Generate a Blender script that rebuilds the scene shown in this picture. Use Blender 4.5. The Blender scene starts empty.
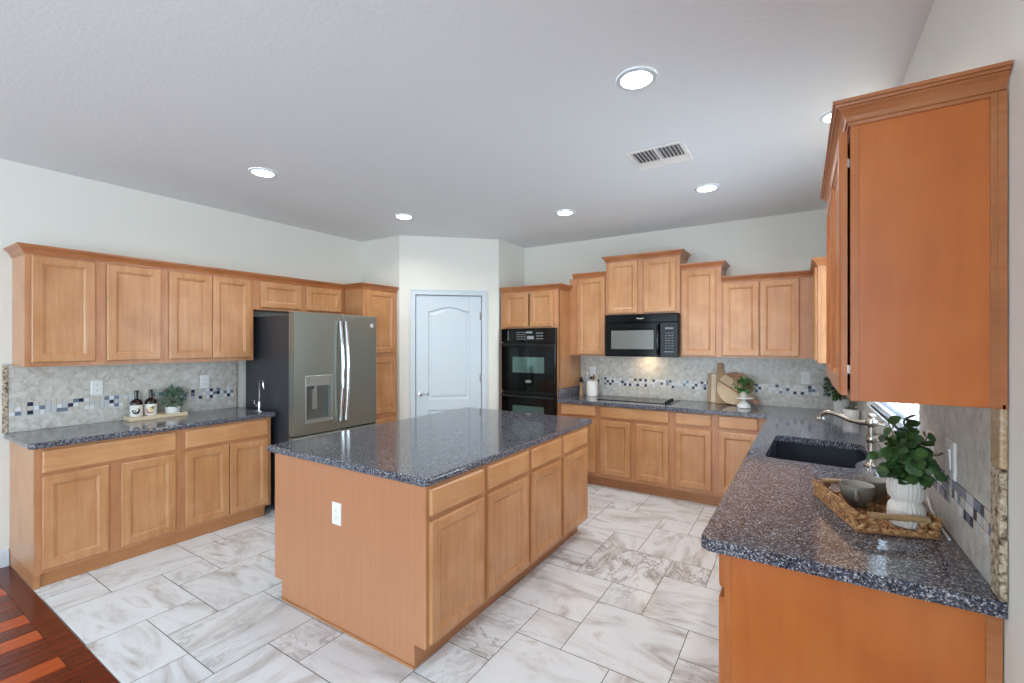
import bpy, bmesh, math, random
from mathutils import Vector, Matrix
random.seed(7)
S = bpy.context.scene
C = S.collection
R = math.radians

# ------------------------------------------------------------------ camera, world, lamps, exposure
XL, XR, YB, ZC, H = -4.647, 0.421, 5.204, 2.816, 1.543      # left wall, right wall, back wall, ceiling, eye
cam_d = bpy.data.cameras.new('camera'); cam = bpy.data.objects.new('camera', cam_d); C.objects.link(cam)
cam_d.sensor_width = 36.0
cam_d.lens = 452.6 / 1024 * 36.0
cam_d.shift_y = 1.9 / 1024
cam_d.clip_start = 0.02
cam.location = (0, 0, H)
cam.rotation_euler = (R(90), 0, 0.5665)
S.camera = cam

W = bpy.data.worlds.new('world'); S.world = W; W.use_nodes = True
bg = W.node_tree.nodes['Background']
bg.inputs['Color'].default_value = (0.74, 0.88, 1.0, 1)
bg.inputs['Strength'].default_value = 5.0

S.view_settings.view_transform = 'Standard'
S.view_settings.look = 'None'
S.view_settings.gamma = 1.0
S.view_settings.use_curve_mapping = False
S.view_settings.exposure = 1.05

def portal(name, loc, rot, sx, sy):
    d = bpy.data.lights.new(name, 'AREA'); d.shape = 'RECTANGLE'; d.size = sx; d.size_y = sy
    d.cycles.is_portal = True
    o = bpy.data.objects.new(name, d); C.objects.link(o); o.location = loc; o.rotation_euler = rot
    return o
# daylight enters through three windows (one over the sink, an unseen rear one, an added side one)
WIN1 = (2.46, 4.14, 1.10, 2.25)           # y0 y1 z0 z1 in the right wall
WIN_FILL = (-3.6, -0.6, 0.06, 2.40)           # y0 y1 z0 z1 in the right wall, behind the camera; added to light the left cabinets
WIN3 = (-4.0, -0.5, 0.35, 2.45)           # x0 x1 z0 z1 in the rear wall
YR = -4.6
portal('daylight_sink', (XR+0.16, (WIN1[0]+WIN1[1])/2, (WIN1[2]+WIN1[3])/2), (0, R(90), 0), WIN1[3]-WIN1[2], WIN1[1]-WIN1[0])
portal('daylight_added_side', (XR+0.16, (WIN_FILL[0]+WIN_FILL[1])/2, (WIN_FILL[2]+WIN_FILL[3])/2), (0, R(90), 0), WIN_FILL[3]-WIN_FILL[2], WIN_FILL[1]-WIN_FILL[0])
portal('daylight_rear', ((WIN3[0]+WIN3[1])/2, YR-0.16, (WIN3[2]+WIN3[3])/2), (R(90), 0, 0), WIN3[1]-WIN3[0], WIN3[3]-WIN3[2])

# ------------------------------------------------------------------ helpers
ORG = {}
def finish(o, parent):
    C.objects.link(o)
    if parent: o.parent = parent
def tag(o, label=None, cat=None, group=None, kind=None):
    if label: o['label'] = label
    if cat: o['category'] = cat
    if group: o['group'] = group
    if kind: o['kind'] = kind
    return o
def thing(name, loc, label, cat, group=None, kind=None):
    o = bpy.data.objects.new(name, None); o.empty_display_size = .05
    C.objects.link(o); o.location = loc; ORG[o] = Vector(loc)
    return tag(o, label, cat, group, kind)

class MB:
    """collects shapes in world space (through the mapping T) and links them as one mesh"""
    def __init__(s, T=None):
        s.bm = bmesh.new(); s.T = T or (lambda a, b, c: (a, b, c)); s.uv = None
    def v(s, p): return s.bm.verts.new(s.T(*p))
    def face(s, vs, m=0):
        try:
            f = s.bm.faces.new(vs); f.material_index = m; return f
        except ValueError: return None
    def box(s, x0, x1, y0, y1, z0, z1, m=0):
        v = [s.v((x, y, z)) for x in (x0, x1) for y in (y0, y1) for z in (z0, z1)]
        for q in ((0,1,3,2),(4,6,7,5),(0,4,5,1),(2,3,7,6),(0,2,6,4),(1,5,7,3)): s.face([v[i] for i in q], m)
    def loops(s, rings, cap0=True, cap1=True, closed=True, m=0):
        rs = [[s.v(p) for p in r] for r in rings]
        n = len(rs[0])
        for a, b in zip(rs, rs[1:]):
            for i in range(n if closed else n-1):
                s.face([a[i], a[(i+1) % n], b[(i+1) % n], b[i]], m)
        if cap0: s.face(rs[0][::-1], m)
        if cap1: s.face(rs[-1], m)
    def panel(s, u0, u1, v0, v1, prof, m=0):          # concentric rectangles (inset, height)
        rings = [[(u0+i, v0+i, w), (u1-i, v0+i, w), (u1-i, v1-i, w), (u0+i, v1-i, w)] for i, w in prof]
        s.loops(rings, m=m)
    def tube(s, pts, r, n=10, m=0, caps=True, squash=None):
        P = [Vector(p) for p in pts]; rr = r if isinstance(r, (list, tuple)) else [r]*len(P)
        rings = []; up = Vector((0.13, 0.31, 1)).normalized(); prev = None
        for i, p in enumerate(P):
            t = (P[min(i+1, len(P)-1)] - P[max(i-1, 0)]).normalized()
            if prev is None:
                a = t.cross(up)
                if a.length < .05: a = t.cross(Vector((1, 0, 0)))
            else:
                a = prev - t*prev.dot(t)
            a.normalize(); prev = a; b = t.cross(a)
            rings.append([tuple(p + (a*math.cos(q) + b*math.sin(q))*rr[i]) for q in (2*math.pi*k/n for k in range(n))])
        s.loops(rings, caps, caps, m=m)
    def lathe(s, prof, c, n=32, m=0, cap0=True, cap1=True, mod=None, sx=1, sy=1):
        rings = []
        for r, z in prof:
            ring = []
            for k in range(n):
                a = 2*math.pi*k/n; q = r*(mod(a, z) if mod else 1)
                ring.append((c[0]+q*math.cos(a)*sx, c[1]+q*math.sin(a)*sy, c[2]+z))
            rings.append(ring)
        s.loops(rings, cap0, cap1, m=m)
    def ellipsoid(s, c, rx, ry, rz, M=None, n=8, k=5, m=0):
        rings = []
        for j in range(1, k):
            t = math.pi*j/k; ring = []
            for i in range(n):
                a = 2*math.pi*i/n
                p = Vector((rx*math.sin(t)*math.cos(a), ry*math.sin(t)*math.sin(a), -rz*math.cos(t)))
                if M: p = M @ p
                ring.append(tuple(Vector(c)+p))
            rings.append(ring)
        s.loops(rings, m=m)
    def prism(s, poly, z0, z1, m=0):
        s.loops([[(x, y, z0) for x, y in poly], [(x, y, z1) for x, y in poly]], m=m)
    def sheet(s, outer, holes, z0, z1):               # flat slab with holes
        ed = []
        for lp in [outer]+holes:
            vs = [s.v((x, y, z1)) for x, y in lp]
            for i in range(len(vs)): ed.append(s.bm.edges.new((vs[i], vs[(i+1) % len(vs)])))
        r = bmesh.ops.triangle_fill(s.bm, use_beauty=True, use_dissolve=False, edges=ed)
        fs = [g for g in r['geom'] if isinstance(g, bmesh.types.BMFace)]
        e = bmesh.ops.extrude_face_region(s.bm, geom=fs)
        bmesh.ops.translate(s.bm, vec=(0, 0, z0-z1), verts=[g for g in e['geom'] if isinstance(g, bmesh.types.BMVert)])
    def sweep(s, path, prof, m=0):                    # profile (out, z) along a path in plan, out = right-hand side, mitred
        P = [Vector((x, y)) for x, y in path]; rings = []
        nn = []
        for a, b in zip(P, P[1:]):
            d = (b-a).normalized(); nn.append(Vector((d.y, -d.x)))
        for i, p in enumerate(P):
            if i == 0: o = nn[0]
            elif i == len(P)-1: o = nn[-1]
            else:
                o = (nn[i-1]+nn[i]); o = o/(o.dot(nn[i]))
            rings.append([(p.x+o.x*q, p.y+o.y*q, z) for q, z in prof])
        s.loops(rings, m=m)
    def build(s, name, mat, parent=None, origin=None, smooth=False, bevel=0, seg=2, fix=True, sharp=35):
        if fix: bmesh.ops.recalc_face_normals(s.bm, faces=s.bm.faces[:])
        og = Vector(origin) if origin is not None else (ORG[parent] if parent else Vector((0, 0, 0)))
        me = bpy.data.meshes.new(name)
        for v in s.bm.verts: v.co -= og
        if smooth:
            for f in s.bm.faces: f.smooth = True
        s.bm.to_mesh(me); s.bm.free()
        for mt in (mat if isinstance(mat, (list, tuple)) else [mat]): me.materials.append(mt)
        if smooth and hasattr(me, 'set_sharp_from_angle'): me.set_sharp_from_angle(angle=R(sharp))
        o = bpy.data.objects.new(name, me)
        finish(o, parent)
        if parent:
            o.location = og - ORG[parent]
        else: o.location = og
        ORG[o] = og
        if bevel:
            b = o.modifiers.new('edge', 'BEVEL'); b.width = bevel; b.segments = seg; b.limit_method = 'ANGLE'; b.angle_limit = R(40)
            b.harden_normals = False
        return o
def struct(o): o['kind'] = 'structure'; return o
def dup(root, loc, rotz=None, label=None, group=None):
    r = root.copy(); C.objects.link(r); r.location = loc
    if rotz is not None: r.rotation_euler = (0, 0, rotz)
    if label: r['label'] = label
    if group: r['group'] = group
    for ch in list(root.children):
        c = ch.copy(); C.objects.link(c); c.parent = r
        for g in ch.children:
            d = g.copy(); C.objects.link(d); d.parent = c
    return r

# ------------------------------------------------------------------ materials
def srgb(r, g, b):
    def f(c):
        c /= 255
        return c/12.92 if c <= .04045 else ((c+.055)/1.055)**2.4
    return (f(r), f(g), f(b), 1)
class Mat:
    def __init__(s, name, col=(200, 200, 200), rough=.5, metal=0, spec=.5):
        s.m = bpy.data.materials.new(name); s.m.use_nodes = True; s.t = s.m.node_tree; s.b = s.t.nodes['Principled BSDF']
        s.b.inputs['Base Color'].default_value = srgb(*col); s.b.inputs['Roughness'].default_value = rough
        s.b.inputs['Metallic'].default_value = metal; s.b.inputs['Specular IOR Level'].default_value = spec
    def n(s, typ, **kw):
        x = s.t.nodes.new(typ)
        for k, v in kw.items():
            if k in x.inputs: x.inputs[k].default_value = v
            else: setattr(x, k, v)
        return x
    def l(s, a, b): s.t.links.new(a, b)
    def coords(s, scale=(1, 1, 1), kind='Object', rnd=False, rot=(0, 0, 0)):
        tc = s.n('ShaderNodeTexCoord'); mp = s.n('ShaderNodeMapping'); mp.inputs['Scale'].default_value = scale
        mp.inputs['Rotation'].default_value = rot
        src = tc.outputs[kind]
        if rnd:
            oi = s.n('ShaderNodeObjectInfo'); mul = s.n('ShaderNodeVectorMath', operation='SCALE'); mul.inputs['Scale'].default_value = 37.0
            cb = s.n('ShaderNodeCombineXYZ'); s.l(oi.outputs['Random'], cb.inputs[0]); s.l(oi.outputs['Random'], cb.inputs[1])
            s.l(cb.outputs[0], mul.inputs[0]); ad = s.n('ShaderNodeVectorMath', operation='ADD'); s.l(src, ad.inputs[0]); s.l(mul.outputs[0], ad.inputs[1]); src = ad.outputs[0]
        s.l(src, mp.inputs['Vector']); return mp.outputs[0]
    def ramp(s, fac, stops, interp='LINEAR'):
        r = s.n('ShaderNodeValToRGB'); r.color_ramp.interpolation = interp
        while len(r.color_ramp.elements) > 1: r.color_ramp.elements.remove(r.color_ramp.elements[-1])
        r.color_ramp.elements[0].position = stops[0][0]; r.color_ramp.elements[0].color = srgb(*stops[0][1])
        for p, c in stops[1:]:
            e = r.color_ramp.elements.new(p); e.color = srgb(*c)
        s.l(fac, r.inputs['Fac']); return r.outputs['Color']
    def mix(s, fac, a, b, mode='MIX'):
        x = s.n('ShaderNodeMix', data_type='RGBA', blend_type=mode)
        for sock, val in ((x.inputs[0], fac), (x.inputs[6], a), (x.inputs[7], b)):
            if hasattr(val, 'is_output'): s.l(val, sock)
            else: sock.default_value = val
        return x.outputs[2]
    def bump(s, h, strength=.2, dist=.01):
        b = s.n('ShaderNodeBump', Strength=strength, Distance=dist); s.l(h, b.inputs['Height']); s.l(b.outputs[0], s.b.inputs['Normal'])
    def col(s, c): s.l(c, s.b.inputs['Base Color'])

def wood(name, base, dark, light, scale, rough=.33, amt=.5):
    m = Mat(name, base, rough)
    g = m.n('ShaderNodeTexNoise', Scale=1.0, Detail=5.0, Roughness=.6, Distortion=.4); m.l(m.coords(scale, rnd=True), g.inputs['Vector'])
    c = m.n('ShaderNodeTexNoise', Scale=5.0, Detail=3.0); m.l(m.coords((1, 1, 1), rnd=True), c.inputs['Vector'])
    a = m.ramp(g.outputs['Fac'], [(.3, dark), (.5, base), (.72, light)])
    b = m.ramp(c.outputs['Fac'], [(.3, dark), (.5, base), (.7, light)])
    m.col(m.mix(amt, a, b))
    m.bump(g.outputs['Fac'], .03, .002)
    m.b.inputs['Coat Weight'].default_value = .3; m.b.inputs['Coat Roughness'].default_value = .28
    return m.m
MB_, MD_, ML_ = (192, 138, 91), (172, 115, 69), (206, 156, 112)
maple = wood('maple_upright_grain', MB_, MD_, ML_, (34, 34, 2.2))
maple_h = wood('maple_level_grain', (199, 145, 98), (182, 125, 79), (211, 160, 114), (3, 3, 44))
maple_f = wood('maple_face_frame', (188, 131, 89), (174, 115, 74), (200, 146, 103), (30, 30, 2.5))
maple_end = wood('maple_end_light_tint', (190, 104, 40), (178, 92, 33), (200, 117, 52), (16, 16, 1.6), .3)  # same maple on the near end panels, deeper tone of their light painted in
lam = Mat('island_end_laminate', (196, 138, 100), .42)
_w = lam.n('ShaderNodeTexNoise', Scale=1.0, Detail=2.0); lam.l(lam.coords((260, 260, 2)), _w.inputs['Vector'])
lam.col(lam.ramp(_w.outputs['Fac'], [(.3, (181, 122, 86)), (.5, (185, 127, 91)), (.7, (190, 133, 97))])); lam = lam.m
crown_m = wood('maple_crown', (174, 108, 62), (156, 90, 48), (188, 126, 80), (3, 3, 40), .3)
toe_m = wood('maple_toe_board', (180, 122, 76), (166, 108, 64), (192, 136, 90), (3, 3, 40), .4)
dark_in = Mat('dark_gap', (30, 20, 14), .8).m

def granite_mat():
    m = Mat('granite_blue_speckle', (90, 95, 110), .1); m.b.inputs['IOR'].default_value = 1.55
    co = m.coords((1, 1, 1))
    v1 = m.n('ShaderNodeTexVoronoi', Scale=300.0); m.l(co, v1.inputs['Vector'])
    v2 = m.n('ShaderNodeTexVoronoi', Scale=190.0); m.l(co, v2.inputs['Vector'])
    sep = m.n('ShaderNodeSeparateColor'); m.l(v1.outputs['Color'], sep.inputs[0])
    sep2 = m.n('ShaderNodeSeparateColor'); m.l(v2.outputs['Color'], sep2.inputs[0])
    a = m.ramp(sep.outputs[0], [(0, (18, 21, 28)), (.30, (46, 54, 72)), (.55, (90, 100, 124)), (.77, (124, 118, 116)), (.91, (206, 208, 212))], 'CONSTANT')
    b = m.ramp(sep2.outputs[1], [(0, (22, 25, 34)), (.36, (70, 80, 102)), (.66, (98, 93, 94)), (.86, (184, 187, 195))], 'CONSTANT')
    m.col(m.mix(.4, a, b))
    return m.m
granite = granite_mat()

def paint(name, col, rough=.75, bump=.12, sc=160):
    m = Mat(name, col, rough, spec=.25)
    n = m.n('ShaderNodeTexNoise', Scale=float(sc), Detail=2.0); m.l(m.coords(), n.inputs['Vector'])
    m.bump(n.outputs['Fac'], bump, .004); return m.m
wall_m = paint('wall_paint_warm_white', (231, 229, 221))
ceil_m = paint('ceiling_textured_white', (230, 234, 237), .85, .35, 55)
trim_m = Mat('white_trim_paint', (208, 218, 226), .35).m
white_pl = Mat('white_plastic', (238, 238, 236), .35).m

def tile_mat():
    m = Mat('marble_look_porcelain', (225, 223, 220), .16)
    uv = m.n('ShaderNodeUVMap'); uv.uv_map = 'tile_uv'
    mp = m.n('ShaderNodeMapping'); mp.inputs['Scale'].default_value = (1.2, 3.0, 1); mp.inputs['Rotation'].default_value = (0, 0, .5); m.l(uv.outputs[0], mp.inputs['Vector'])
    n1 = m.n('ShaderNodeTexNoise', Scale=1.3, Detail=7.0, Roughness=.62, Distortion=1.3); m.l(mp.outputs[0], n1.inputs['Vector'])
    n2 = m.n('ShaderNodeTexNoise', Scale=2.6, Detail=10.0, Roughness=.68, Distortion=.9); m.l(mp.outputs[0], n2.inputs['Vector'])
    n3 = m.n('ShaderNodeTexNoise', Scale=.7, Detail=2.0); m.l(uv.outputs[0], n3.inputs['Vector'])
    base = m.ramp(n1.outputs['Fac'], [(.28, (164, 160, 158)), (.40, (206, 207, 209)), (.50, (226, 231, 236)), (.60, (230, 236, 242)), (.68, (206, 206, 206)), (.80, (172, 167, 163))])
    # thin veins where the second noise crosses the middle
    d = m.n('ShaderNodeMath', operation='SUBTRACT'); m.l(n2.outputs['Fac'], d.inputs[0]); d.inputs[1].default_value = .5
    ab = m.n('ShaderNodeMath', operation='ABSOLUTE'); m.l(d.outputs[0], ab.inputs[0])
    vein = m.n('ShaderNodeMapRange'); vein.inputs[1].default_value = 0; vein.inputs[2].default_value = .035; vein.inputs[3].default_value = 1; vein.inputs[4].default_value = 0
    m.l(ab.outputs[0], vein.inputs[0])
    msk = m.n('ShaderNodeMapRange'); msk.inputs[1].default_value = .46; msk.inputs[2].default_value = .68; m.l(n3.outputs['Fac'], msk.inputs[0])
    mu = m.n('ShaderNodeMath', operation='MULTIPLY'); m.l(vein.outputs[0], mu.inputs[0]); m.l(msk.outputs[0], mu.inputs[1])
    mu2 = m.n('ShaderNodeMath', operation='MULTIPLY'); m.l(mu.outputs[0], mu2.inputs[0]); mu2.inputs[1].default_value = .75
    m.col(m.mix(mu2.outputs[0], base, srgb(116, 105, 98)))
    return m.m
floor_tile = tile_mat()
grout = Mat('dark_grey_grout', (105, 100, 96), .9).m

def splash_mat(name, cols, sc=1.0):
    m = Mat(name, cols[1], .32)
    tc = m.n('ShaderNodeTexCoord'); sp = m.n('ShaderNodeSeparateXYZ'); m.l(tc.outputs['Object'], sp.inputs[0])
    ad = m.n('ShaderNodeMath', operation='ADD'); m.l(sp.outputs[0], ad.inputs[0]); m.l(sp.outputs[1], ad.inputs[1])
    cb = m.n('ShaderNodeCombineXYZ'); m.l(ad.outputs[0], cb.inputs[0]); m.l(sp.outputs[2], cb.inputs[1])
    mp = m.n('ShaderNodeMapping'); mp.inputs['Rotation'].default_value = (0, 0, R(45)); m.l(cb.outputs[0], mp.inputs['Vector'])
    br = m.n('ShaderNodeTexBrick', Scale=1.0); br.offset = 0.0
    br.inputs['Brick Width'].default_value = .152; br.inputs['Row Height'].default_value = .152; br.inputs['Mortar Size'].default_value = .0016
    br.inputs['Color1'].default_value = (.2, .2, .2, 1); br.inputs['Color2'].default_value = (.8, .8, .8, 1); br.inputs['Mortar'].default_value = (.5, .5, .5, 1)
    m.l(mp.outputs[0], br.inputs['Vector'])
    # every tile gets its own cut of stone
    sc2 = m.n('ShaderNodeVectorMath', operation='SCALE'); sc2.inputs['Scale'].default_value = 9.0; m.l(br.outputs['Color'], sc2.inputs[0])
    ad2 = m.n('ShaderNodeVectorMath', operation='ADD'); m.l(cb.outputs[0], ad2.inputs[0]); m.l(sc2.outputs[0], ad2.inputs[1])
    n = m.n('ShaderNodeTexNoise', Scale=20.0*sc, Detail=8.0, Roughness=.72, Distortion=.5); m.l(ad2.outputs[0], n.inputs['Vector'])
    c = m.ramp(n.outputs['Fac'], [(.28, cols[0]), (.46, cols[1]), (.58, cols[2]), (.75, cols[3])])
    mo = m.n('ShaderNodeMath', operation='MULTIPLY'); m.l(br.outputs['Fac'], mo.inputs[0]); mo.inputs[1].default_value = .55
    m.col(m.mix(mo.outputs[0], c, srgb(190, 184, 174)))
    m.bump(br.outputs['Fac'], -.25, .003)
    return m.m
splash_m = splash_mat('travertine_diamond_tile', [(158, 150, 140), (198, 193, 184), (214, 211, 204), (230, 228, 222)])
pebble = Mat('rough_pebbled_stone', (120, 100, 80), .55)
_v = pebble.n('ShaderNodeTexNoise', Scale=60.0, Detail=5.0, Roughness=.7); pebble.l(pebble.coords(), _v.inputs['Vector'])
pebble.col(pebble.ramp(_v.outputs['Fac'], [(.36, (60, 50, 42)), (.44, (140, 120, 98)), (.52, (190, 172, 148)), (.66, (220, 208, 188))])); pebble.bump(_v.outputs['Fac'], .6, .006); pebble = pebble.m
edge_stone = splash_mat('tan_edge_stone', [(140, 112, 82), (176, 148, 114), (198, 172, 138), (214, 192, 160)], 2.0)
mos = {k: Mat('mosaic_'+k, c, r).m for k, c, r in (('navy', (50, 58, 80), .12), ('slate', (116, 130, 150), .15), ('white', (230, 231, 232), .15), ('pale', (202, 204, 206), .2), ('stone', (206, 199, 187), .35))}

steel = Mat('slate_steel', (146, 151, 143), .36, .75)
_n = steel.n('ShaderNodeTexNoise', Scale=1.0, Detail=2.0); steel.l(steel.coords((2, 2, 300)), _n.inputs['Vector']); steel.bump(_n.outputs['Fac'], .02, .001); steel = steel.m
steel_l = Mat('bright_steel', (176, 180, 176), .3, .7).m
fr_side = Mat('fridge_charcoal_side', (52, 54, 60), .4).m
chrome = Mat('chrome', (225, 226, 228), .09, 1.0).m
nickel = Mat('brushed_nickel', (178, 172, 164), .24, 1.0).m
black_g = Mat('black_gloss', (9, 9, 11), .07, 0, .28).m
black_mw = Mat('black_microwave_shell', (8, 9, 12), .12, 0, .14).m
key_txt = Mat('dim_key_print', (120, 124, 130), .4).m
black_m = Mat('black_satin', (14, 14, 17), .3, 0, .35).m
oven_gl = Mat('oven_window_glass', (96, 118, 112), .05, .6).m
mw_gl = Mat('microwave_window_mesh', (104, 105, 100), .2, .15).m
grey_txt = Mat('pale_print', (150, 152, 156), .4).m
sink_m = Mat('navy_composite_sink', (34, 38, 48), .35).m
wood_lt = wood('pale_ash', (222, 202, 172), (208, 186, 154), (232, 214, 188), (3, 3, 40), .5)
wood_wal = wood('walnut_strip', (146, 100, 66), (128, 84, 52), (162, 116, 82), (3, 3, 40), .45)
wood_oak = wood('oak_board', (170, 134, 94), (152, 116, 78), (186, 152, 112), (30, 30, 3), .5)
wood_pl = wood('pale_acacia', (206, 180, 146), (190, 160, 124), (218, 196, 166), (20, 20, 4), .5)
maple_dim = wood('maple_painted_dim', (184, 106, 48), (168, 91, 38), (198, 122, 62), (30, 30, 2.2), .3)  # maple again, with the weaker light on the near units put into its colour
ceram = Mat('white_ceramic', (236, 234, 230), .3).m
ceram_m = Mat('matte_white_ceramic', (226, 220, 212), .55).m
cup_m = Mat('grey_stoneware', (118, 112, 102), .35).m
cup_in = Mat('pale_glaze', (176, 170, 160), .3).m
amber = Mat('dark_amber_glass', (36, 18, 12), .06).m
paper = Mat('label_paper', (226, 224, 214), .6).m
ink_b = Mat('label_dark_ink', (40, 42, 46), .6).m
ink_r = Mat('label_red_ink', (176, 48, 56), .6).m
ink_y = Mat('label_yellow_ink', (222, 190, 80), .6).m
def leafm(name, c1, c2, rough=.45):
    m = Mat(name, c1, rough); n = m.n('ShaderNodeTexNoise', Scale=28.0, Detail=2.0); m.l(m.coords(), n.inputs['Vector'])
    m.col(m.ramp(n.outputs['Fac'], [(.35, c1), (.65, c2)]))
    m.b.inputs['Subsurface Weight'].default_value = 0.0
    return m.m
leaf_dk = leafm('dark_leaf', (38, 66, 34), (76, 112, 58))
leaf_md = leafm('mid_leaf', (44, 92, 42), (92, 140, 76))
leaf_gr = leafm('grey_green_leaf', (84, 118, 96), (150, 176, 152))
leaf_st = leafm('striped_leaf', (60, 84, 56), (206, 212, 190))
stem_m = Mat('stem', (88, 82, 52), .6).m
soil_m = Mat('soil', (58, 44, 34), .95).m
rattan = Mat('water_hyacinth', (176, 128, 82), .6)
_n = rattan.n('ShaderNodeTexNoise', Scale=70.0, Detail=3.0); rattan.l(rattan.coords(), _n.inputs['Vector'])
rattan.col(rattan.ramp(_n.outputs['Fac'], [(.32, (104, 64, 34)), (.5, (168, 118, 72)), (.68, (208, 166, 118))])); rattan = rattan.m
def emis(name, col, st):
    m = Mat(name, col); m.b.inputs['Emission Color'].default_value = srgb(*col); m.b.inputs['Emission Strength'].default_value = st; return m.m
lamp_m = emis('lamp_diffuser', (255, 250, 240), 9.0)
def glass_mat():
    m = bpy.data.materials.new('window_glass'); m.use_nodes = True; t = m.node_tree; t.nodes.clear()
    o = t.nodes.new('ShaderNodeOutputMaterial'); mx = t.nodes.new('ShaderNodeMixShader'); a = t.nodes.new('ShaderNodeBsdfTransparent'); g = t.nodes.new('ShaderNodeBsdfGlossy')
    a.inputs[0].default_value = (.93, .95, .95, 1); g.inputs['Roughness'].default_value = .02
    mx.inputs[0].default_value = .06; t.links.new(a.outputs[0], mx.inputs[1]); t.links.new(g.outputs[0], mx.inputs[2]); t.links.new(mx.outputs[0], o.inputs[0]); return m
glass = glass_mat()
def plank(name, a, b, c):
    m = Mat(name, b, .2); n = m.n('ShaderNodeTexNoise', Scale=1.0, Detail=5.0, Roughness=.6); m.l(m.coords((30, 2, 30)), n.inputs['Vector'])
    m.col(m.ramp(n.outputs['Fac'], [(.3, a), (.5, b), (.7, c)])); return m.m
cherry_d = plank('cherry_dark', (78, 20, 9), (94, 27, 12), (110, 36, 17))
cherry_o = plank('cherry_orange', (158, 64, 26), (178, 78, 34), (192, 92, 44))
cherry_m = plank('cherry_mid', (96, 30, 13), (112, 38, 18), (128, 47, 23))

# ------------------------------------------------------------------ room shell
TK = .15
PA, PB = Vector((-3.98, 3.785)), Vector((-3.112, 4.588))      # pantry wall, left and right corner
def rect_wall(name, mk, spans):
    b = MB(mk)
    for (u0, u1, z0, z1) in spans: b.box(u0, u1, 0, TK, z0, z1)
    return struct(b.build(name, wall_m))
def with_hole(u0, u1, z0, z1, holes):
    out = []; cur = u0
    for (a, b_, c, d) in sorted(holes):
        out += [(cur, a, z0, z1), (a, b_, z0, c), (a, b_, d, z1)]; cur = b_
    out.append((cur, u1, z0, z1)); return out
rect_wall('wall_left', lambda u, w, z: (XL-w, u, z), [(YR, YB, 0, ZC)])
rect_wall('wall_back', lambda u, w, z: (u, YB+w, z), [(XL-TK, XR+TK, 0, ZC)])
rect_wall('wall_right', lambda u, w, z: (XR+w, u, z), with_hole(YR, YB, 0, ZC, [WIN_FILL, WIN1]))
rect_wall('wall_rear', lambda u, w, z: (u, YR-w, z), with_hole(XL-TK, XR+TK, 0, ZC, [WIN3]))
rect_wall('wall_pantry_left', lambda u, w, z: (u, PA.y+w, z), [(XL, PA.x, 0, ZC)])
rect_wall('wall_pantry_right', lambda u, w, z: (PB.x-w*.6, u, z), [(PB.y, YB, 0, ZC)])
pd = (PB-PA).normalized(); pn = Vector((pd.y, -pd.x))          # out of the wall, towards the kitchen
def PT(u, z, w): p = PA + pd*u + pn*w; return (p.x, p.y, z)
plen = (PB-PA).length
D0, D1, DZ = .186, .976, 2.122                                   # pantry door opening
b = MB(PT)
for (u0, u1, z0, z1) in with_hole(0, plen, 0, ZC, [(D0, D1, 0, DZ)]):
    if z1 > z0: b.box(u0, u1, z0, z1, -.10, 0)
struct(b.build('wall_pantry', wall_m))
b = MB(); b.box(XL-TK, XR+TK, YR-TK, YB+TK, ZC, ZC+.1); struct(b.build('ceiling', ceil_m))

# tiled floor: large and small squares in a pinwheel
EDGE = .782
bm = bmesh.new(); uvl = bm.loops.layers.uv.new('tile_uv')
MX, MY, GX, GY = .2577, .2544, .0115, .783
gap = .0022
def tile(i0, j0, n):
    x1, x0 = GX-MX*i0-gap, GX-MX*(i0+n)+gap
    y0, y1 = GY+MY*j0+gap, GY+MY*(j0+n)-gap
    ox, oy, q = random.uniform(0, 60), random.uniform(0, 60), random.choice((0, 0, 1))
    X0, X1, Y0, Y1 = max(x0, XL), min(x1, XR), max(y0, EDGE), min(y1, YB)
    if X1-X0 < .01 or Y1-Y0 < .01: return
    f = bm.faces.new([bm.verts.new((x, y, 0)) for x, y in ((X0, Y0), (X1, Y0), (X1, Y1), (X0, Y1))])
    for lp in f.loops:
        u, v = lp.vert.co.x-x0, lp.vert.co.y-y0
        if q: u, v = v, u
        lp[uvl].uv = (u+ox, v+oy)
for a in range(-14, 18):
    for c in range(-14, 18):
        i, j = 2+2*a-c, 5+a+2*c
        if -5 < i < 24 and -5 < j < 24:
            tile(i, j, 2); tile(i+1, j+2, 1)
me = bpy.data.meshes.new('floor'); bm.to_mesh(me); bm.free(); me.materials.append(floor_tile)
fl = bpy.data.objects.new('floor', me); C.objects.link(fl); struct(fl)
b = MB(); b.box(XL-TK, XR+TK, EDGE-.004, YB+TK, -.12, -.0012); struct(b.build('floor_grout_bed', grout))
b = MB(); b.box(XL-TK, XR+TK, YR-TK, EDGE-.004, -.12, -.003)
b.box(XL-TK, XR+TK, EDGE-.097, EDGE-.004, -.003, 0)
x = -3.722 - .1275*9; pat = [1, 0, 2, 0, 0, 1, 0, 2, 0, 1, 0]; k = 0
while x < XR:
    w = .1225
    seq = {9: 1, 10: 0, 11: 1, 12: 0, 13: 0, 14: 1, 15: 0, 16: 0, 8: 0, 7: 2}
    m_ = seq.get(k, pat[k % len(pat)])
    y1 = EDGE-.0985
    while y1 > YR:
        ln = random.uniform(.5, 1.3) if y1 < .6 else .62
        b.box(max(x, XL), min(x+w, XR), max(y1-ln, YR), y1-.001, -.003, -.0002, m_)
        y1 -= ln; m_ = random.choice((0, 0, 2, 1))
    x += w+.0015+.0035; k += 1
struct(b.build('floor_timber', [cherry_d, cherry_o, cherry_m]))
bb_prof = [(0, 0), (.016, 0), (.016, .085), (.012, .10), (.006, .112), (0, .116)]
b = MB(); b.sweep([(XL, YR), (XL, .778)], bb_prof); struct(b.build('baseboard_left', trim_m))
b = MB(); b.sweep([(XR, 1.53), (XR, -.6+.1)], bb_prof); struct(b.build('baseboard_right', trim_m))

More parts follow.
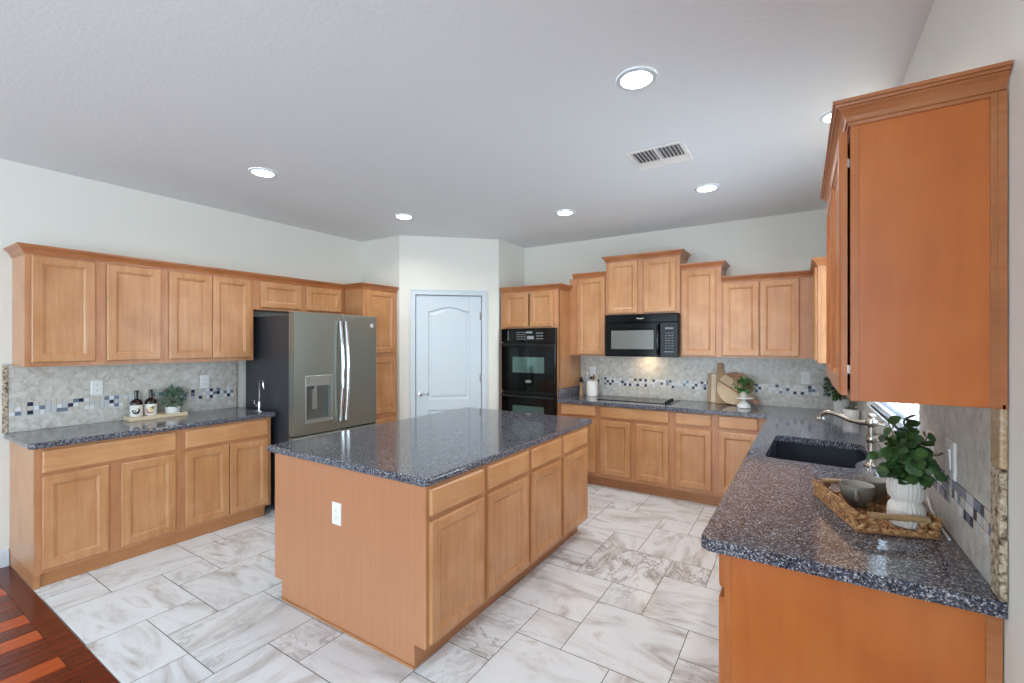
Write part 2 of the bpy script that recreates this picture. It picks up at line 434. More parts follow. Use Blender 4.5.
# windows
def window(name, mk, u0, u1, z0, z1, nmull):
    root = thing(name, mk(u0, 0, z0), None, None, kind='structure')
    b = MB(mk); f = .05
    b.box(u0, u1, .06, .11, z0, z0+f); b.box(u0, u1, .06, .11, z1-f, z1); b.box(u0, u0+f, .06, .11, z0+f, z1-f); b.box(u1-f, u1, .06, .11, z0+f, z1-f)
    for k in range(1, nmull):
        c = u0+(u1-u0)*k/nmull; b.box(c-.025, c+.025, .06, .11, z0+f, z1-f)
    b.build('window_frame', trim_m, root, bevel=.003)
    b = MB(mk); b.box(u0+f*.5, u1-f*.5, .083, .087, z0+f*.5, z1-f*.5); b.build('pane', glass, root)
    return root
w1 = window('window_1', lambda u, w, z: (XR+w, u, z), *WIN1, 2)
window('window_added_fill', lambda u, w, z: (XR+w, u, z), *WIN_FILL, 3)  # unseen side window, added to throw fill light on the left cabinets
window('window_3', lambda u, w, z: (u, YR-w, z), *WIN3, 3)
b = MB(); b.box(XR-.012, XR+.06, WIN1[0], WIN1[1], WIN1[2]-.02, WIN1[2]); b.build('window_sill', trim_m, w1, bevel=.004)
slat_m = bpy.data.materials.new('translucent_white_vinyl'); slat_m.use_nodes = True
_t = slat_m.node_tree; _mx = _t.nodes.new('ShaderNodeMixShader'); _tr = _t.nodes.new('ShaderNodeBsdfTranslucent'); _tr.inputs[0].default_value = (.9, .92, .95, 1)
_t.nodes['Principled BSDF'].inputs['Base Color'].default_value = (.85, .87, .9, 1); _mx.inputs[0].default_value = .5
_t.links.new(_t.nodes['Principled BSDF'].outputs[0], _mx.inputs[1]); _t.links.new(_tr.outputs[0], _mx.inputs[2]); _t.links.new(_mx.outputs[0], _t.nodes['Material Output'].inputs[0])
bl = thing('window_blind', (XR+.03, 3.3, WIN1[2]), 'white horizontal slat blind in the window over the sink', 'blind')
b = MB()
z = WIN1[2]+.03
while z < WIN1[3]-.06:
    b.loops([[(XR+.012+dx, y, z+dz) for dx, dz in ((0, .007), (.045, -.007), (.0455, -.0045), (.0005, .0095))] for y in (WIN1[0]+.012, WIN1[1]-.012)])
    z += .05
b.build('slats', slat_m, bl)
b = MB(); b.box(XR+.008, XR+.058, WIN1[0]+.006, WIN1[1]-.006, WIN1[3]-.05, WIN1[3]-.002); b.build('headrail', trim_m, bl, bevel=.003)
b = MB(); b.box(XR+.014, XR+.052, WIN1[0]+.012, WIN1[1]-.012, WIN1[2]+.001, WIN1[2]+.010); b.build('bottom_rail', slat_m, bl)

# pantry door
dr = thing('door_1', PT(D0, 0, 0), None, None, kind='structure')
SL0, SL1 = D0+.006, D1-.006
def arch(u, u0, u1, zs, rise):        # eyebrow-arched top edge
    t = (u-u0)/(u1-u0); return zs + rise*(.5-.5*math.cos(2*math.pi*t))**.85
b = MB(PT)
b.box(SL0, SL1, .012, DZ-.006, -.055, -.036)
def dpanel(u0, u1, z0, zs, rise):
    N = 24
    rings = []
    for ins, w in ((0, -.0125), (.010, -.0270), (.020, -.0290), (.044, -.0185), (.050, -.0170)):
        ring = [(u0+ins, z0+ins, w), (u1-ins, z0+ins, w)]
        for k in range(N+1):
            u = u1-ins-(u1-u0-2*ins)*k/N
            ring.append((u, arch(u, u0+ins, u1-ins, zs-ins, rise), w))
        rings.append(ring)
    return rings
# slab face with sunken arched panel: frame drawn around the panels, panels recessed
for (z0, zs, rise) in ((.875, 1.925, .055), (.13, .745, 0.0)):
    b.loops(dpanel(SL0+.142, SL1-.142, z0, zs, rise), cap0=False)
slab = b.build('door_slab', trim_m, dr)
b = MB(PT)                                                       # raised face around the two panels
U0, U1 = SL0+.142, SL1-.142
b.box(SL0, U0, .012, DZ-.006, -.034, -.0105); b.box(U1, SL1, .012, DZ-.006, -.034, -.0105)
b.box(U0, U1, .012, .13, -.034, -.0105); b.box(U0, U1, .745, .875, -.034, -.0105)
N = 24
top = [(U0+(U1-U0)*k/N) for k in range(N+1)]
b.loops([[(u, arch(u, U0, U1, 1.925, .055), w) for u in top]+[(U1, DZ-.006, w), (U0, DZ-.006, w)] for w in (-.034, -.0105)])
b.build('door_face', trim_m, dr, bevel=.003)
b = MB(PT)
for (u0, u1, z0, z1) in ((D0-.062, D0, 0, DZ+.062), (D1, D1+.062, 0, DZ+.062), (D0, D1, DZ, DZ+.062)):
    b.box(u0, u1, z0, z1, .0005, .016)
for (u0, u1, z0, z1) in ((D0-.062, D0-.045, 0, DZ+.062), (D1+.045, D1+.062, 0, DZ+.062), (D0-.045, D1+.045, DZ+.045, DZ+.062)):
    b.box(u0, u1, z0, z1, .016, .023)
b.build('casing', trim_m, dr, bevel=.003)
b = MB(lambda a, c, w: PT(D0+.056+a, .945+c, w))
b.lathe([(.030, -.0100), (.030, -.004), (.026, .002), (.012, .004), (.011, .028), (.020, .032), (.027, .042), (.028, .052), (.022, .062), (.010, .066)], (0, 0, 0), 24)
kn = b.build('knob', chrome, dr, smooth=True); kn['label'] = 'polished round door knob'
b = MB(PT); b.tube([(D0+.085, .945, -.004), (D0+.125, .942, -.003), (D0+.146, .94, -.004)], [.004, .005, .004]); b.tube([(D0+.146, .955, -.004), (D0+.146, .925, -.004)], .006)
b.build('latch', chrome, dr, smooth=True)
for z in (1.875, 1.12, .25):
    b = MB(PT); b.tube([(SL1+.002, z-.045, -.004), (SL1+.002, z+.045, -.004)], .007); b.box(SL1-.02, SL1, z-.045, z+.045, -.0104, -.0085); b.build('hinge', nickel, dr)

# ------------------------------------------------------------------ cabinetry kit
def TLft(plane): return lambda u, v, w: (plane+w, u, v)       # faces +x
def TBck(plane): return lambda u, v, w: (u, plane-w, v)       # faces -y
def TRgt(plane): return lambda u, v, w: (plane-w, u, v)       # faces -x
DOOR = [(0, .001), (0, .015), (.005, .0200), (.049, .0205), (.0510, .0165), (.0535, .0160), (.062, .0125), (.0655, .0085), (.068, .0085), (.070, .0105)]
DRAW = [(0, .001), (0, .014), (.003, .0175), (.009, .0200), (.013, .0205)]
def door(T, u0, u1, v0, v1, parent, m=None): return _panel(T, u0, u1, v0, v1, DOOR).build('door', m or maple, parent)
def drawer(T, u0, u1, v0, v1, parent, m=None): return _panel(T, u0, u1, v0, v1, DRAW).build('drawer', m or maple_h, parent)
def _panel(T, u0, u1, v0, v1, prof):
    b = MB(T); b.panel(u0, u1, v0, v1, prof); return b
def face_frame(T, u0, u1, v0, v1, ops, parent, th=.019, m=None):
    """face frame slab with dark openings behind the doors: built from stiles and rails around the openings"""
    b = MB(T)
    us = sorted({u0, u1} | {o[0] for o in ops} | {o[1] for o in ops}); vs = sorted({v0, v1} | {o[2] for o in ops} | {o[3] for o in ops})
    for a, c in zip(us, us[1:]):
        for d, e in zip(vs, vs[1:]):
            mu, mv = (a+c)/2, (d+e)/2
            if any(o[0] < mu < o[1] and o[2] < mv < o[3] for o in ops): continue
            b.box(a, c, d, e, -th, 0)
    bmesh.ops.remove_doubles(b.bm, verts=b.bm.verts[:], dist=1e-5)
    return b.build('face_frame', m or maple_f, parent)
CROWN = [(0, 0), (.005, 0), (.006, .009), (.010, .010), (.010, .014), (.013, .022), (.021, .034), (.029, .041), (.029, .045), (.034, .046), (.036, .052), (.041, .053), (.042, .062), (0, .062)]
def crown(path, z, parent=None, name='crown'):
    b = MB(); b.sweep(path, [(o, z+h) for o, h in CROWN]); return b.build(name, crown_m, parent, origin=None if parent else (path[1][0], path[1][1], z))
def shrink(o, d=.012): return (o[0]+d, o[1]-d, o[2]+d, o[3]-d)
def cab(name, T, loc, label, u0, u1, v0, v1, depth, doors=(), drawers=(), body_mat=None, cat='cabinet', group=None, back=0.003):
    root = thing(name, loc, label, cat, group)
    b = MB(T); b.box(u0+.0005, u1-.0005, v0, v1, -depth+back, -.0192); b.build('body', body_mat or maple, root, bevel=.0015)
    ops = [shrink(o) for o in list(doors)+list(drawers)]
    face_frame(T, u0+.0005, u1-.0005, v0, v1, ops, root)
    for o in doors: door(T, *o, root)
    for o in drawers: drawer(T, *o, root)
    return root

# ---------- left run
XU = XL+.325; XB = XL+.61
T = TLft(XU)
UZ0, UZ1 = 1.386, 2.143
dz0, dz1 = 1.415, 2.131
cab('wall_cabinet', T, (XU, .794, UZ0), 'two-door maple wall cabinet at the far left end, above the stand of bottles', .794, 1.575, UZ0, UZ1, .325, [(.825, 1.148, dz0, dz1), (1.214, 1.547, dz0, dz1)])
cab('wall_cabinet', T, (XU, 1.575, UZ0), 'two-door maple wall cabinet next to the fridge on the left wall', 1.575, 2.277, UZ0, UZ1, .325, [(1.604, 1.9215, dz0, dz1), (1.926, 2.248, dz0, dz1)])
cab('wall_cabinet', T, (XU, 2.277, 1.868), 'short wide maple cabinet above the fridge', 2.277, 3.288, 1.862, UZ1, .325, [(2.343, 2.751, 1.885, 2.131), (2.812, 3.228, 1.885, 2.131)])
XT = XL+.63
T2 = TLft(XT)
cab('pantry_cabinet', T2, (XT, 3.29, 0), 'tall narrow maple cabinet between the fridge and the pantry wall', 3.29, 3.778, .0, UZ1, .63, [(3.335, 3.742, 1.437, 2.131), (3.335, 3.742, .745, 1.378), (3.335, 3.742, .12, .685)])
crn = crown([(XL, .794), (XU, .794), (XU, 3.29), (XT, 3.29), (XT, 3.78)], UZ1-.005, name='crown_molding')
tag(crn, 'long maple crown molding along the tops of the left wall cabinets', 'molding')

T = TLft(XB)
def lbase(label, u0, u1, doors, drawers, end):
    r = cab('base_cabinet', T, (XB, u0, 0), label, u0, u1, .088, .882, .61, doors, drawers)
    b = MB(); b.box(XL+.003, XB-.02, u0+(.0005 if end else 0), u1-(.0 if end else .045), 0, .0875)
    if end: b.box(XB-.02, XB, u0+.001, u0+.028, 0, .0875)
    b.build('toe_board', toe_m, r)
    return r
lbase('maple base cabinet with one wide drawer under the bottles, nearest the wood floor', .782, 1.572, [(.817, 1.144, .112, .702), (1.211, 1.54, .112, .697)], [(.817, 1.54, .725, .865)], True)
lbase('maple base cabinet with one wide drawer beside the fridge', 1.572, 2.282, [(1.604, 1.9215, .112, .697), (1.928, 2.25, .112, .697)], [(1.604, 2.252, .725, .865)], False)
def counter(name, outer, holes, label, origin, z0=.8825, z1=.9215):
    b = MB(); b.sheet(outer, holes, z0, z1); o = b.build(name, granite, None, origin=origin, bevel=.012, seg=3); tag(o, label, 'countertop'); return o
counter('countertop', [(XL+.003, .752), (XL+.648-.02, .752), (XL+.648, .772), (XL+.648, 2.316), (XL+.003, 2.316)], [], 'long narrow blue-grey speckled granite countertop on the left wall', (XL, .752, .8825))

# ---------- tile backsplashes
def mosaic(T, u0, u1, z0, s, rows, root, seed, w0=.0085, w1=.0115, wts=(('navy', 13), ('slate', 15), ('white', 20), ('pale', 26), ('stone', 26))):
    rnd = random.Random(seed); b = MB(T); n = int((u1-u0)/s); names = list(mos)
    bag = [k for k, c in wts for _ in range(c)]
    last = {}
    for i in range(n):
        for j in range(rows):
            k = rnd.choice(bag)
            if k == 'navy' and (last.get(j) == 'navy' or last.get((i, j-1)) == 'navy'): k = 'white'
            last[j] = k; last[(i, j)] = k
            off = 0
            b.box(u0+i*s+.0012+off, u0+(i+1)*s-.0012+off, z0+j*s+.0012, z0+(j+1)*s-.0012, w0, w1, names.index(k))
    return b.build('mosaic_band', [mos[k] for k in names], root)
MZ, MS = 1.034, .0302
T = TLft(XL)
sp = thing('tile_backsplash', (XL, .742, .9225), 'stone tile backsplash with mosaic band behind the bottles on the left wall', 'backsplash')
b = MB(T)
for z0, z1 in ((.9225, MZ), (MZ+3*MS, 1.388)): b.box(.775, 2.278, z0, z1, .001, .0095)
b.box(.745, .79, 1.388, 1.402, .001, .011)
b.build('tile_field', splash_m, sp)
b = MB(T); b.box(.775, 2.278, MZ, MZ+3*MS, .001, .007); b.build('band_grout', mos['stone'], sp)
mosaic(T, .775, 2.278, MZ, MS, 3, sp, 3)
b = MB(T); b.box(.745, .7745, .9225, 1.388, .001, .013); b.build('edge_strip', pebble, sp, bevel=.004)
b = MB(T); b.box(2.2785, 2.292, .9225, 1.388, .001, .012); b.build('edge_strip', pebble, sp, bevel=.004)
sp['label'] = 'stone tile backsplash with mosaic band behind the bottles on the left wall'

T = TBck(YB)
sp = thing('tile_backsplash', (-2.29, YB, .9225), 'stone tile backsplash with mosaic band behind the cooktop', 'backsplash')
b = MB(T)
for z0, z1 in ((.9225, MZ+.012), (MZ+.012+3*MS, 1.404)): b.box(-2.294, XR-.001, z0, z1, .001, .0095)
b.build('tile_field', splash_m, sp)
b = MB(T); b.box(-2.29, XR-.002, MZ+.012, MZ+.012+3*MS, .001, .007); b.build('band_grout', mos['stone'], sp)
mosaic(T, -2.29, XR-.013, MZ+.012, MS, 3, sp, 11, wts=(('navy', 14), ('slate', 8), ('white', 36), ('pale', 30), ('stone', 12)))

T = TRgt(XR)
sp = thing('tile_backsplash', (XR, 1.545, .9225), 'stone tile backsplash on the right wall behind the woven tray', 'backsplash')
b = MB(T)
for z0, z1 in ((.9225, MZ-.012), (MZ-.012+3*MS, 1.383)): b.box(1.613, WIN1[0], z0, z1, .001, .0095)
b.box(WIN1[0], WIN1[1], .9225, MZ-.012, .001, .0095)
b.box(WIN1[0], WIN1[1], MZ-.012, WIN1[2]-.021, .001, .0095)
b.box(WIN1[1], YB-.0125, .9225, 1.383, .001, .0095)
b.build('tile_field', splash_m, sp)
b = MB(T); b.box(1.613, WIN1[0], MZ-.012, MZ-.012+3*MS, .001, .007); b.build('band_grout', mos['stone'], sp)
mosaic(T, 1.613, WIN1[0], MZ-.012, MS, 3, sp, 5, wts=(('navy', 16), ('slate', 24), ('white', 14), ('pale', 26), ('stone', 20)))
b = MB(T); b.box(1.545, 1.612, 1.24, 1.40, .001, .016); b.build('edge_stone', edge_stone, sp, bevel=.005)
for e0, e1, z0, z1 in ((1.548, 1.612, 1.075, 1.2385), (1.545, 1.612, .9225, 1.0735)):
    b = MB(T); b.box(e0, e1, z0, z1, .001, .016); b.build('edge_stone', pebble, sp, bevel=.005)

# ---------- oven tower
YF = YB-.61; YU = YB-.325
TF = TBck(YF); TU = TBck(YU)
ox0, ox1 = -3.078, -2.297
OZ = 2.159
ov = thing('oven_cabinet', (ox0, YF, 0), 'tall maple cabinet housing the black double oven', 'cabinet')
b = MB(); b.box(ox0, ox0+.02, YF+.0005, YB-.003, 0, OZ); b.box(ox1-.02, ox1, YF+.0005, YB-.003, 0, OZ)
b.box(ox0+.02, ox1-.02, YF+.02, YB-.003, 1.745, OZ); b.box(ox0+.02, ox1-.02, YF+.02, YB-.003, 0, .33); b.box(ox0+.02, ox1-.02, YB-.02, YB-.003, .33, 1.745)
b.build('body', maple, ov, bevel=.0015)
face_frame(TF, ox0, ox1, .0, OZ, [(ox0+.028, ox1-.018, .345, 1.722), (-3.0, -2.38, 1.755, 2.12)], ov)
door(TF, -3.011, -2.692, 1.737, 2.139, ov); door(TF, -2.665, -2.368, 1.737, 2.139, ov)
crown([(ox0, YF), (ox1, YF), (ox1, YU-.002)], OZ-.005, ov)
# double oven
do = thing('wall_oven', (-2.67, YF, .36), 'black glass double wall oven in the tall maple cabinet', 'oven')
b = MB(); b.box(-3.046, -2.318, YF-.012, YB-.06, .352, 1.716); b.build('body', black_m, do, bevel=.002)
TOv = TBck(YF-.0125)
b = MB(TOv); b.panel(-3.052, -2.312, 1.556, 1.716, [(0, 0), (0, .022), (.004, .026)]); cp = b.build('control_panel', black_g, do)
b = MB(TOv); b.box(-2.955, -2.948, 1.574, 1.696, .026, .0275)
for i in range(5):
    for j in range(4): b.box(-2.83+i*.026, -2.814+i*.026, 1.59+j*.026, 1.598+j*.026, .026, .0268)
b.box(-2.70, -2.62, 1.66, 1.682, .026, .0268); b.box(-2.69, -2.60, 1.592, 1.63, .026, .0266)
for i in range(4):
    for j in range(3): b.box(-2.565+i*.024, -2.551+i*.024, 1.592+j*.032, 1.604+j*.032, .026, .0268)
b.build('key_print', grey_txt, cp)
b = MB(TOv); b.box(-2.945, -2.835, 1.574, 1.696, .026, .0264); b.build('display', black_m, cp)
for z0, z1, wz0, wz1 in ((.985, 1.548, 1.20, 1.383), (.372, .957, .60, .812)):
    b = MB(TOv); b.panel(-3.046, -2.318, z0, z1, [(0, 0), (0, .028), (.006, .034)]); d = b.build('oven_door', black_g, do)
    b = MB(TOv); b.box(-2.884, -2.459, wz0, wz1, .034, .0352); b.build('oven_window', oven_gl, d)
    b = MB(TOv); b.tube([(-3.03, z1-.03, .034), (-3.026, z1-.03, .06), (-3.0, z1-.03, .072), (-2.36, z1-.03, .072), (-2.338, z1-.03, .06), (-2.334, z1-.03, .034)], .011); b.build('handle', black_m, d, smooth=True)
for z0, z1, t in ((.352, .370, .02), (.959, .983, .012)):
    b = MB(TOv); b.box(-3.046, -2.318, z0, z1, 0, t); b.build('vent_trim', black_m, do)

# writing
def text(name, s, size, T, parent, mat, bold=.0):
    cu = bpy.data.curves.new(name, 'FONT'); cu.body = s; cu.size = size; cu.align_x = 'CENTER'; cu.align_y = 'CENTER'; cu.extrude = .0004; cu.offset = bold
    o = bpy.data.objects.new(name, cu); C.objects.link(o)
    dg = bpy.context.evaluated_depsgraph_get(); me = bpy.data.meshes.new_from_object(o.evaluated_get(dg))
    bpy.data.objects.remove(o)
    og = ORG[parent]
    for v in me.vertices: v.co = Vector(T(v.co.x, v.co.y, v.co.z)) - og
    me.materials.clear(); me.materials.append(mat)
    t = bpy.data.objects.new(name, me); finish(t, parent); ORG[t] = og; return t
b = MB(lambda u, v, w: TOv(-2.668+u, 1.10+v, .034+w)); b.lathe([(.044, 0), (.044, .002), (.041, .003)], (0, 0, 0), 28, sy=.36); bd = b.build('badge', steel_l, do)
text('badge_lettering', 'Whirlpool', .021, lambda u, v, w: TOv(-2.668+u, 1.10+v, .0374+w), bd, black_m)

# ---------- back wall cabinets (stepped)
BZ = 1.405
cb = cab('wall_cabinet', TU, (-2.07, YU, BZ), 'single-door maple wall cabinet between the oven tower and the microwave', -2.2965, -1.838, BZ, 2.299, .325, [(-2.191, -1.854, 1.418, 2.29)])
crown([(-2.246, YU), (-1.838, YU)], 2.291, cb)
YM = YB-.345; TM = TBck(YM)
cb = cab('wall_cabinet', TM, (-1.44, YM, 1.868), 'highest two-door maple wall cabinet, above the microwave', -1.8375, -1.042, 1.857, 2.456, .345, [(-1.806, -1.478, 1.872, 2.442), (-1.412, -1.082, 1.872, 2.442)])
crown([(-1.8375, YB-.003), (-1.8375, YM), (-1.042, YM), (-1.042, YB-.003)], 2.447, cb)
cb = cab('wall_cabinet', TU, (-.85, YU, BZ), 'single-door maple wall cabinet right of the microwave', -1.0415, -.655, BZ, 2.299, .325, [(-1.026, -.703, 1.418, 2.287)])
crown([(-1.0415, YU), (-.655, YU), (-.655, YB-.003)], 2.294, cb)
XC = .118                                                        # front of the far cabinet on the right wall
cab('wall_cabinet', TU, (-.3, YU, BZ), 'two-door maple wall cabinet above the round cutting board', -.6545, XC-.002, BZ, 2.142, .325, [(-.64, -.326, 1.423, 2.132), (-.319, -.004, 1.423, 2.132)])
TR = TRgt(XC)
cab('wall_cabinet', TR, (XC, 4.2, 1.39), 'maple wall cabinet in the right corner beyond the window, lit on its side', 4.205, YU-.001, 1.39, 2.142, XR-XC, [(4.22, 4.80, 1.408, 2.132)])
crn = crown([(-.6545, YU), (XC, YU), (XC, 4.205), (XR-.003, 4.205)], 2.137, name='crown_molding')
tag(crn, 'maple crown molding turning the far right corner above the round cutting board', 'molding')

# microwave
mw = thing('microwave', (-1.43, YB, 1.405), 'black over-the-range microwave under the tallest wall cabinet', 'microwave')
YMW = YB-.395; TW = lambda u, v, w: (u, YMW-w, v-.010)
b = MB(); b.box(-1.822, -1.044, YMW+.001, YB-.012, 1.400, 1.855); b.build('body', black_mw, mw, bevel=.004)
b = MB(TW); b.panel(-1.822, -1.044, 1.775, 1.866, [(0, 0), (0, .012), (.006, .018)]); b.build('vent_grille', black_mw, mw)
b = MB(TW); b.panel(-1.822, -1.228, 1.412, 1.772, [(0, 0), (0, .018), (.006, .024), (.06, .024), (.066, .021)]); d = b.build('microwave_door', black_mw, mw)
b = MB(TW); b.box(-1.752, -1.285, 1.492, 1.692, .0205, .0225); b.build('window_screen', mw_gl, d)
b = MB(TW); b.tube([(-1.245, 1.44, .022), (-1.245, 1.45, .045), (-1.245, 1.50, .056), (-1.245, 1.68, .056), (-1.245, 1.73, .045), (-1.245, 1.745, .022)], .011); b.build('handle', black_g, d, smooth=True)
b = MB(TW); b.panel(-1.225, -1.044, 1.412, 1.772, [(0, 0), (0, .018), (.005, .022)]); d = b.build('keypad', black_mw, mw)
b = MB(TW); b.box(-1.175, -1.09, 1.70, 1.718, .022, .0226)
for i in range(3):
    for j in range(7): b.box(-1.17+i*.03, -1.152+i*.03, 1.50+j*.026, 1.506+j*.026, .022, .0226)
b.box(-1.18, -1.085, 1.462, 1.472, .022, .0226)
b.build('key_print', key_txt, d)
text('lettering', 'Whirlpool', .0175, lambda u, v, w: TW(-1.435+u, 1.818+v, .0185+w), mw, white_pl, .0003)
b = MB(); b.box(-1.50, -1.40, YB-.20, YB-.14, 1.397, 1.3995); b.build('work_lamp', emis('warm_work_lamp', (255, 214, 150), 3.0), mw)
ld = bpy.data.lights.new('microwave_lamp', 'AREA'); ld.energy = .4; ld.color = (1.0, .74, .45); ld.size = .09; lo = bpy.data.objects.new('microwave_lamp', ld); C.objects.link(lo); lo.location = (-1.45, YB-.15, 1.392); lo.rotation_euler = (R(18), 0, 0)

# ---------- back base cabinets
ZB0, ZB1 = .114, .882
def bbase(label, u0, u1, doors, drawers):
    r = cab('base_cabinet', TF, ((u0+u1)/2, YF, 0), label, u0, u1, ZB0, ZB1, .61, doors, drawers)
    b = MB(); b.box(u0, u1, YF+.075, YF+.09, 0, ZB0-.0005); b.build('toe_board', toe_m, r); return r
zd = (.757, .872); zz = (.155, .722)
bbase('narrow maple base cabinet beside the oven tower', -2.2965, -1.828, [(-2.258, -1.856, *zz)], [(-2.258, -1.856, *zd)])
bbase('maple base cabinet with one wide drawer under the cooktop', -1.828, -1.058, [(-1.796, -1.472, *zz), (-1.412, -1.09, *zz)], [(-1.796, -1.09, *zd)])
bbase('single-door maple base cabinet right of the cooktop', -1.058, -.67, [(-1.027, -.70, *zz)], [(-1.027, -.70, *zd)])
bbase('corner maple base cabinet at the inside bend of the counter', -.67, -.205, [(-.639, -.312, *zz)], [(-.639, -.314, *zd)])
# ---------- right run base
XF = -.203; TS = TRgt(XF)
def rbase(label, u0, u1, doors, drawers, end=False, z1=ZB1):
    r = thing('base_cabinet', (XF, u0, 0), label, 'cabinet')
    b = MB()
    if end: b.box(XF+.0192, XR-.003, u0, u0+.018, 0, z1)
    if z1 < ZB1:
        b.box(XF+.0192, XR-.003, u0+.001, u1-.001, ZB0, z1)
        b.build('body', maple, r)
    else:
        b.box(XF+.0192, XR-.003, u0+(.0185 if end else .0), u1-.0005, ZB0, z1)
        b.build('body', maple_end if end else maple, r, bevel=.001)
    face_frame(TS, u0, u1-.0005, 0 if end else ZB0, ZB1, [shrink(o) for o in list(doors)+list(drawers)], r, m=maple_dim if end else None)
    if end:
        b = MB(); b.box(XR-.032, XR-.003, u0-.006, u0-.0003, 0, z1); b.build('scribe_strip', crown_m, r)
    for o in doors: door(TS, *o, r, maple_dim if end else None)
    for o in drawers: drawer(TS, *o, r, maple_dim if end else None)
    b = MB(); b.box(XF+.06, XF+.075, u0+(.02 if end else 0), u1, 0, ZB0-.0005); b.build('toe_board', toe_m, r)
    return r
rbase('maple base cabinet with orange end panel at the near end of the sink counter', 1.58, 2.45, [(1.60, 2.0, *zz), (2.03, 2.42, *zz)], [(1.60, 2.0, *zd), (2.03, 2.42, *zd)], True)
rbase('maple sink base cabinet under the dark sink', 2.45, 3.80, [(2.49, 3.10, *zz), (3.13, 3.76, *zz)], [(2.49, 3.76, *zd)], z1=.62)
rbase('maple base cabinet beyond the sink toward the far corner', 3.80, YF-.022, [(3.84, 4.40, *zz)], [(3.84, 4.40, *zd)])

# L-shaped counter with sink cut-out
def smooth_loop(pts, r=.05, n=5):
    out = []; N = len(pts)
    for i in range(N):
        p = Vector(pts[i]); a = Vector(pts[i-1]); c = Vector(pts[(i+1) % N])
        da, dc = (a-p), (c-p); rr = min(r, da.length*.45, dc.length*.45)
        s, e = p+da.normalized()*rr, p+dc.normalized()*rr
        for k in range(n+1):
            t = k/n; q = s*(1-t)**2 + p*2*t*(1-t) + e*t*t; out.append((q.x, q.y))
    return out
SINK = [(-.165, 2.835), (.235, 2.80), (.24, 2.93), (.30, 3.06), (.325, 3.20), (.325, 3.50), (-.135, 3.565)]
sink_lp = smooth_loop(SINK, .05)
xs = XR-.685; yc = YB-.65
outer = [(-2.2965, YB-.012), (-2.2965, yc), (xs+.036, yc), (xs-.006, 1.549+.022), (xs+.018, 1.549), (XR-.002, 1.549), (XR-.002, YB-.012)]
counter('countertop', outer, [sink_lp], 'L-shaped speckled granite countertop running from the cooktop round to the sink', (xs, yc, .8825))
b = MB(); b.box(ox1+.001, ox1+.02, yc+.02, YB-.0125, .922, 1.03); o = b.build('side_splash', granite, None, origin=(ox1, yc, .922), bevel=.004); tag(o, 'low granite splash strip against the oven tower side', 'splashback')
sk = thing('kitchen_sink', (.1, 3.2, .66), 'dark undermount sink in the granite counter below the window', 'sink')
def off(lp, d):
    c = Vector((sum(p[0] for p in lp)/len(lp), sum(p[1] for p in lp)/len(lp)))
    return [tuple(c+(Vector(p)-c)*(1+d/(Vector(p)-c).length)) for p in lp]
b = MB()
rings = [[(x, y, z) for x, y in off(sink_lp, d)] for d, z in ((.012, .882), (.012, .65), (-.01, .645), (-.01, .655), (.002, .69), (.004, .882))]
b.loops(rings, cap0=False, cap1=False); b.bm.faces.ensure_lookup_table()
n = len(sink_lp); b.prism(off(sink_lp, -.008), .645, .657)
rs = [[b.v(p) for p in r] for r in (rings[-1], rings[0])]
for i in range(n): b.face([rs[0][i], rs[0][(i+1) % n], rs[1][(i+1) % n], rs[1][i]])
b.build('basin', sink_m, sk, smooth=True, sharp=50)
b = MB(); b.lathe([(.045, .657), (.045, .660), (.03, .661), (.028, .6585)], (.1, 3.2, 0), 24); b.build('drain', steel_l, sk, smooth=True)

# upper cabinet nearest the camera
XN = .118; TN = TRgt(XN)
ny0, ny1 = 1.557, 2.43
nr = thing('wall_cabinet', (XN, ny0, 1.385), 'large maple wall cabinet close up at the right edge, plain orange end panel facing us', 'cabinet')
b = MB(); b.box(XN+.0192, XR-.003, ny0, ny1, 1.385, 2.147); b.build('body', maple_end, nr, bevel=.0015)
b = MB(); b.box(XR-.030, XR-.003, ny0-.006, ny0-.0003, 1.385, 2.147); b.box(XR-.018, XR-.003, ny0-.012, ny0-.006, 1.385, 2.147); b.build('scribe_strip', crown_m, nr)
face_frame(TN, ny0, ny1, 1.385, 2.147, [(ny0+.03, ny1-.03, 1.41, 2.11)], nr, m=maple_dim)
for (u0, u1, hinge) in ((ny0+.012, 1.985, 1), (1.991, ny1-.012, 0)):
    q = _panel(TRgt(XN-.005 if hinge else XN), u0, u1, 1.398, 2.135, DOOR); q.build('door', maple_dim, nr)
for z in (1.47, 2.05):
    b = MB(); b.box(XN-.0055, XN-.0005, ny0+.024, ny0+.034, z-.012, z+.012); b.build('hinge', nickel, nr)
crown([(XR-.003, ny1), (XN, ny1), (XN, ny0), (XR-.003, ny0)], 2.142, nr)

# ---------- island
ix0, ix1, iy0, iy1 = -2.713, -1.4655, 1.56, 3.455
isl = thing('kitchen_island', (-2.09, 2.5, 0), 'maple kitchen island with four drawers and doors along its right side', 'island')
b = MB(); b.box(ix0, ix1-.0192, iy0+.0065, iy1, ZB0, .8755); b.box(ix0+.075, ix1-.09, iy0+.0065, iy1-.02, 0, ZB0); b.build('body', maple, isl, bevel=.001)
b = MB(); b.prism([(ix0, ZB0), (ix0+.075, ZB0), (ix0+.075, 0), (ix1-.075, 0), (ix1-.075, ZB0), (ix1-.0192, ZB0), (ix1-.0192, .8755), (ix0, .8755)], 0, .006)
for v in b.bm.verts: v.co = Vector((v.co.x, iy0+v.co.z, v.co.y))
b.build('end_panel', lam, isl)
b = MB(); b.box(ix0+.073, ix1-.073, iy0-.007, iy0-.0005, 0, .013); b.build('shoe_strip', toe_m, isl, bevel=.002)
TI = TLft(ix1)
iu = [(1.578, 1.993), (2.039, 2.474), (2.517, 2.938), (2.983, 3.417)]
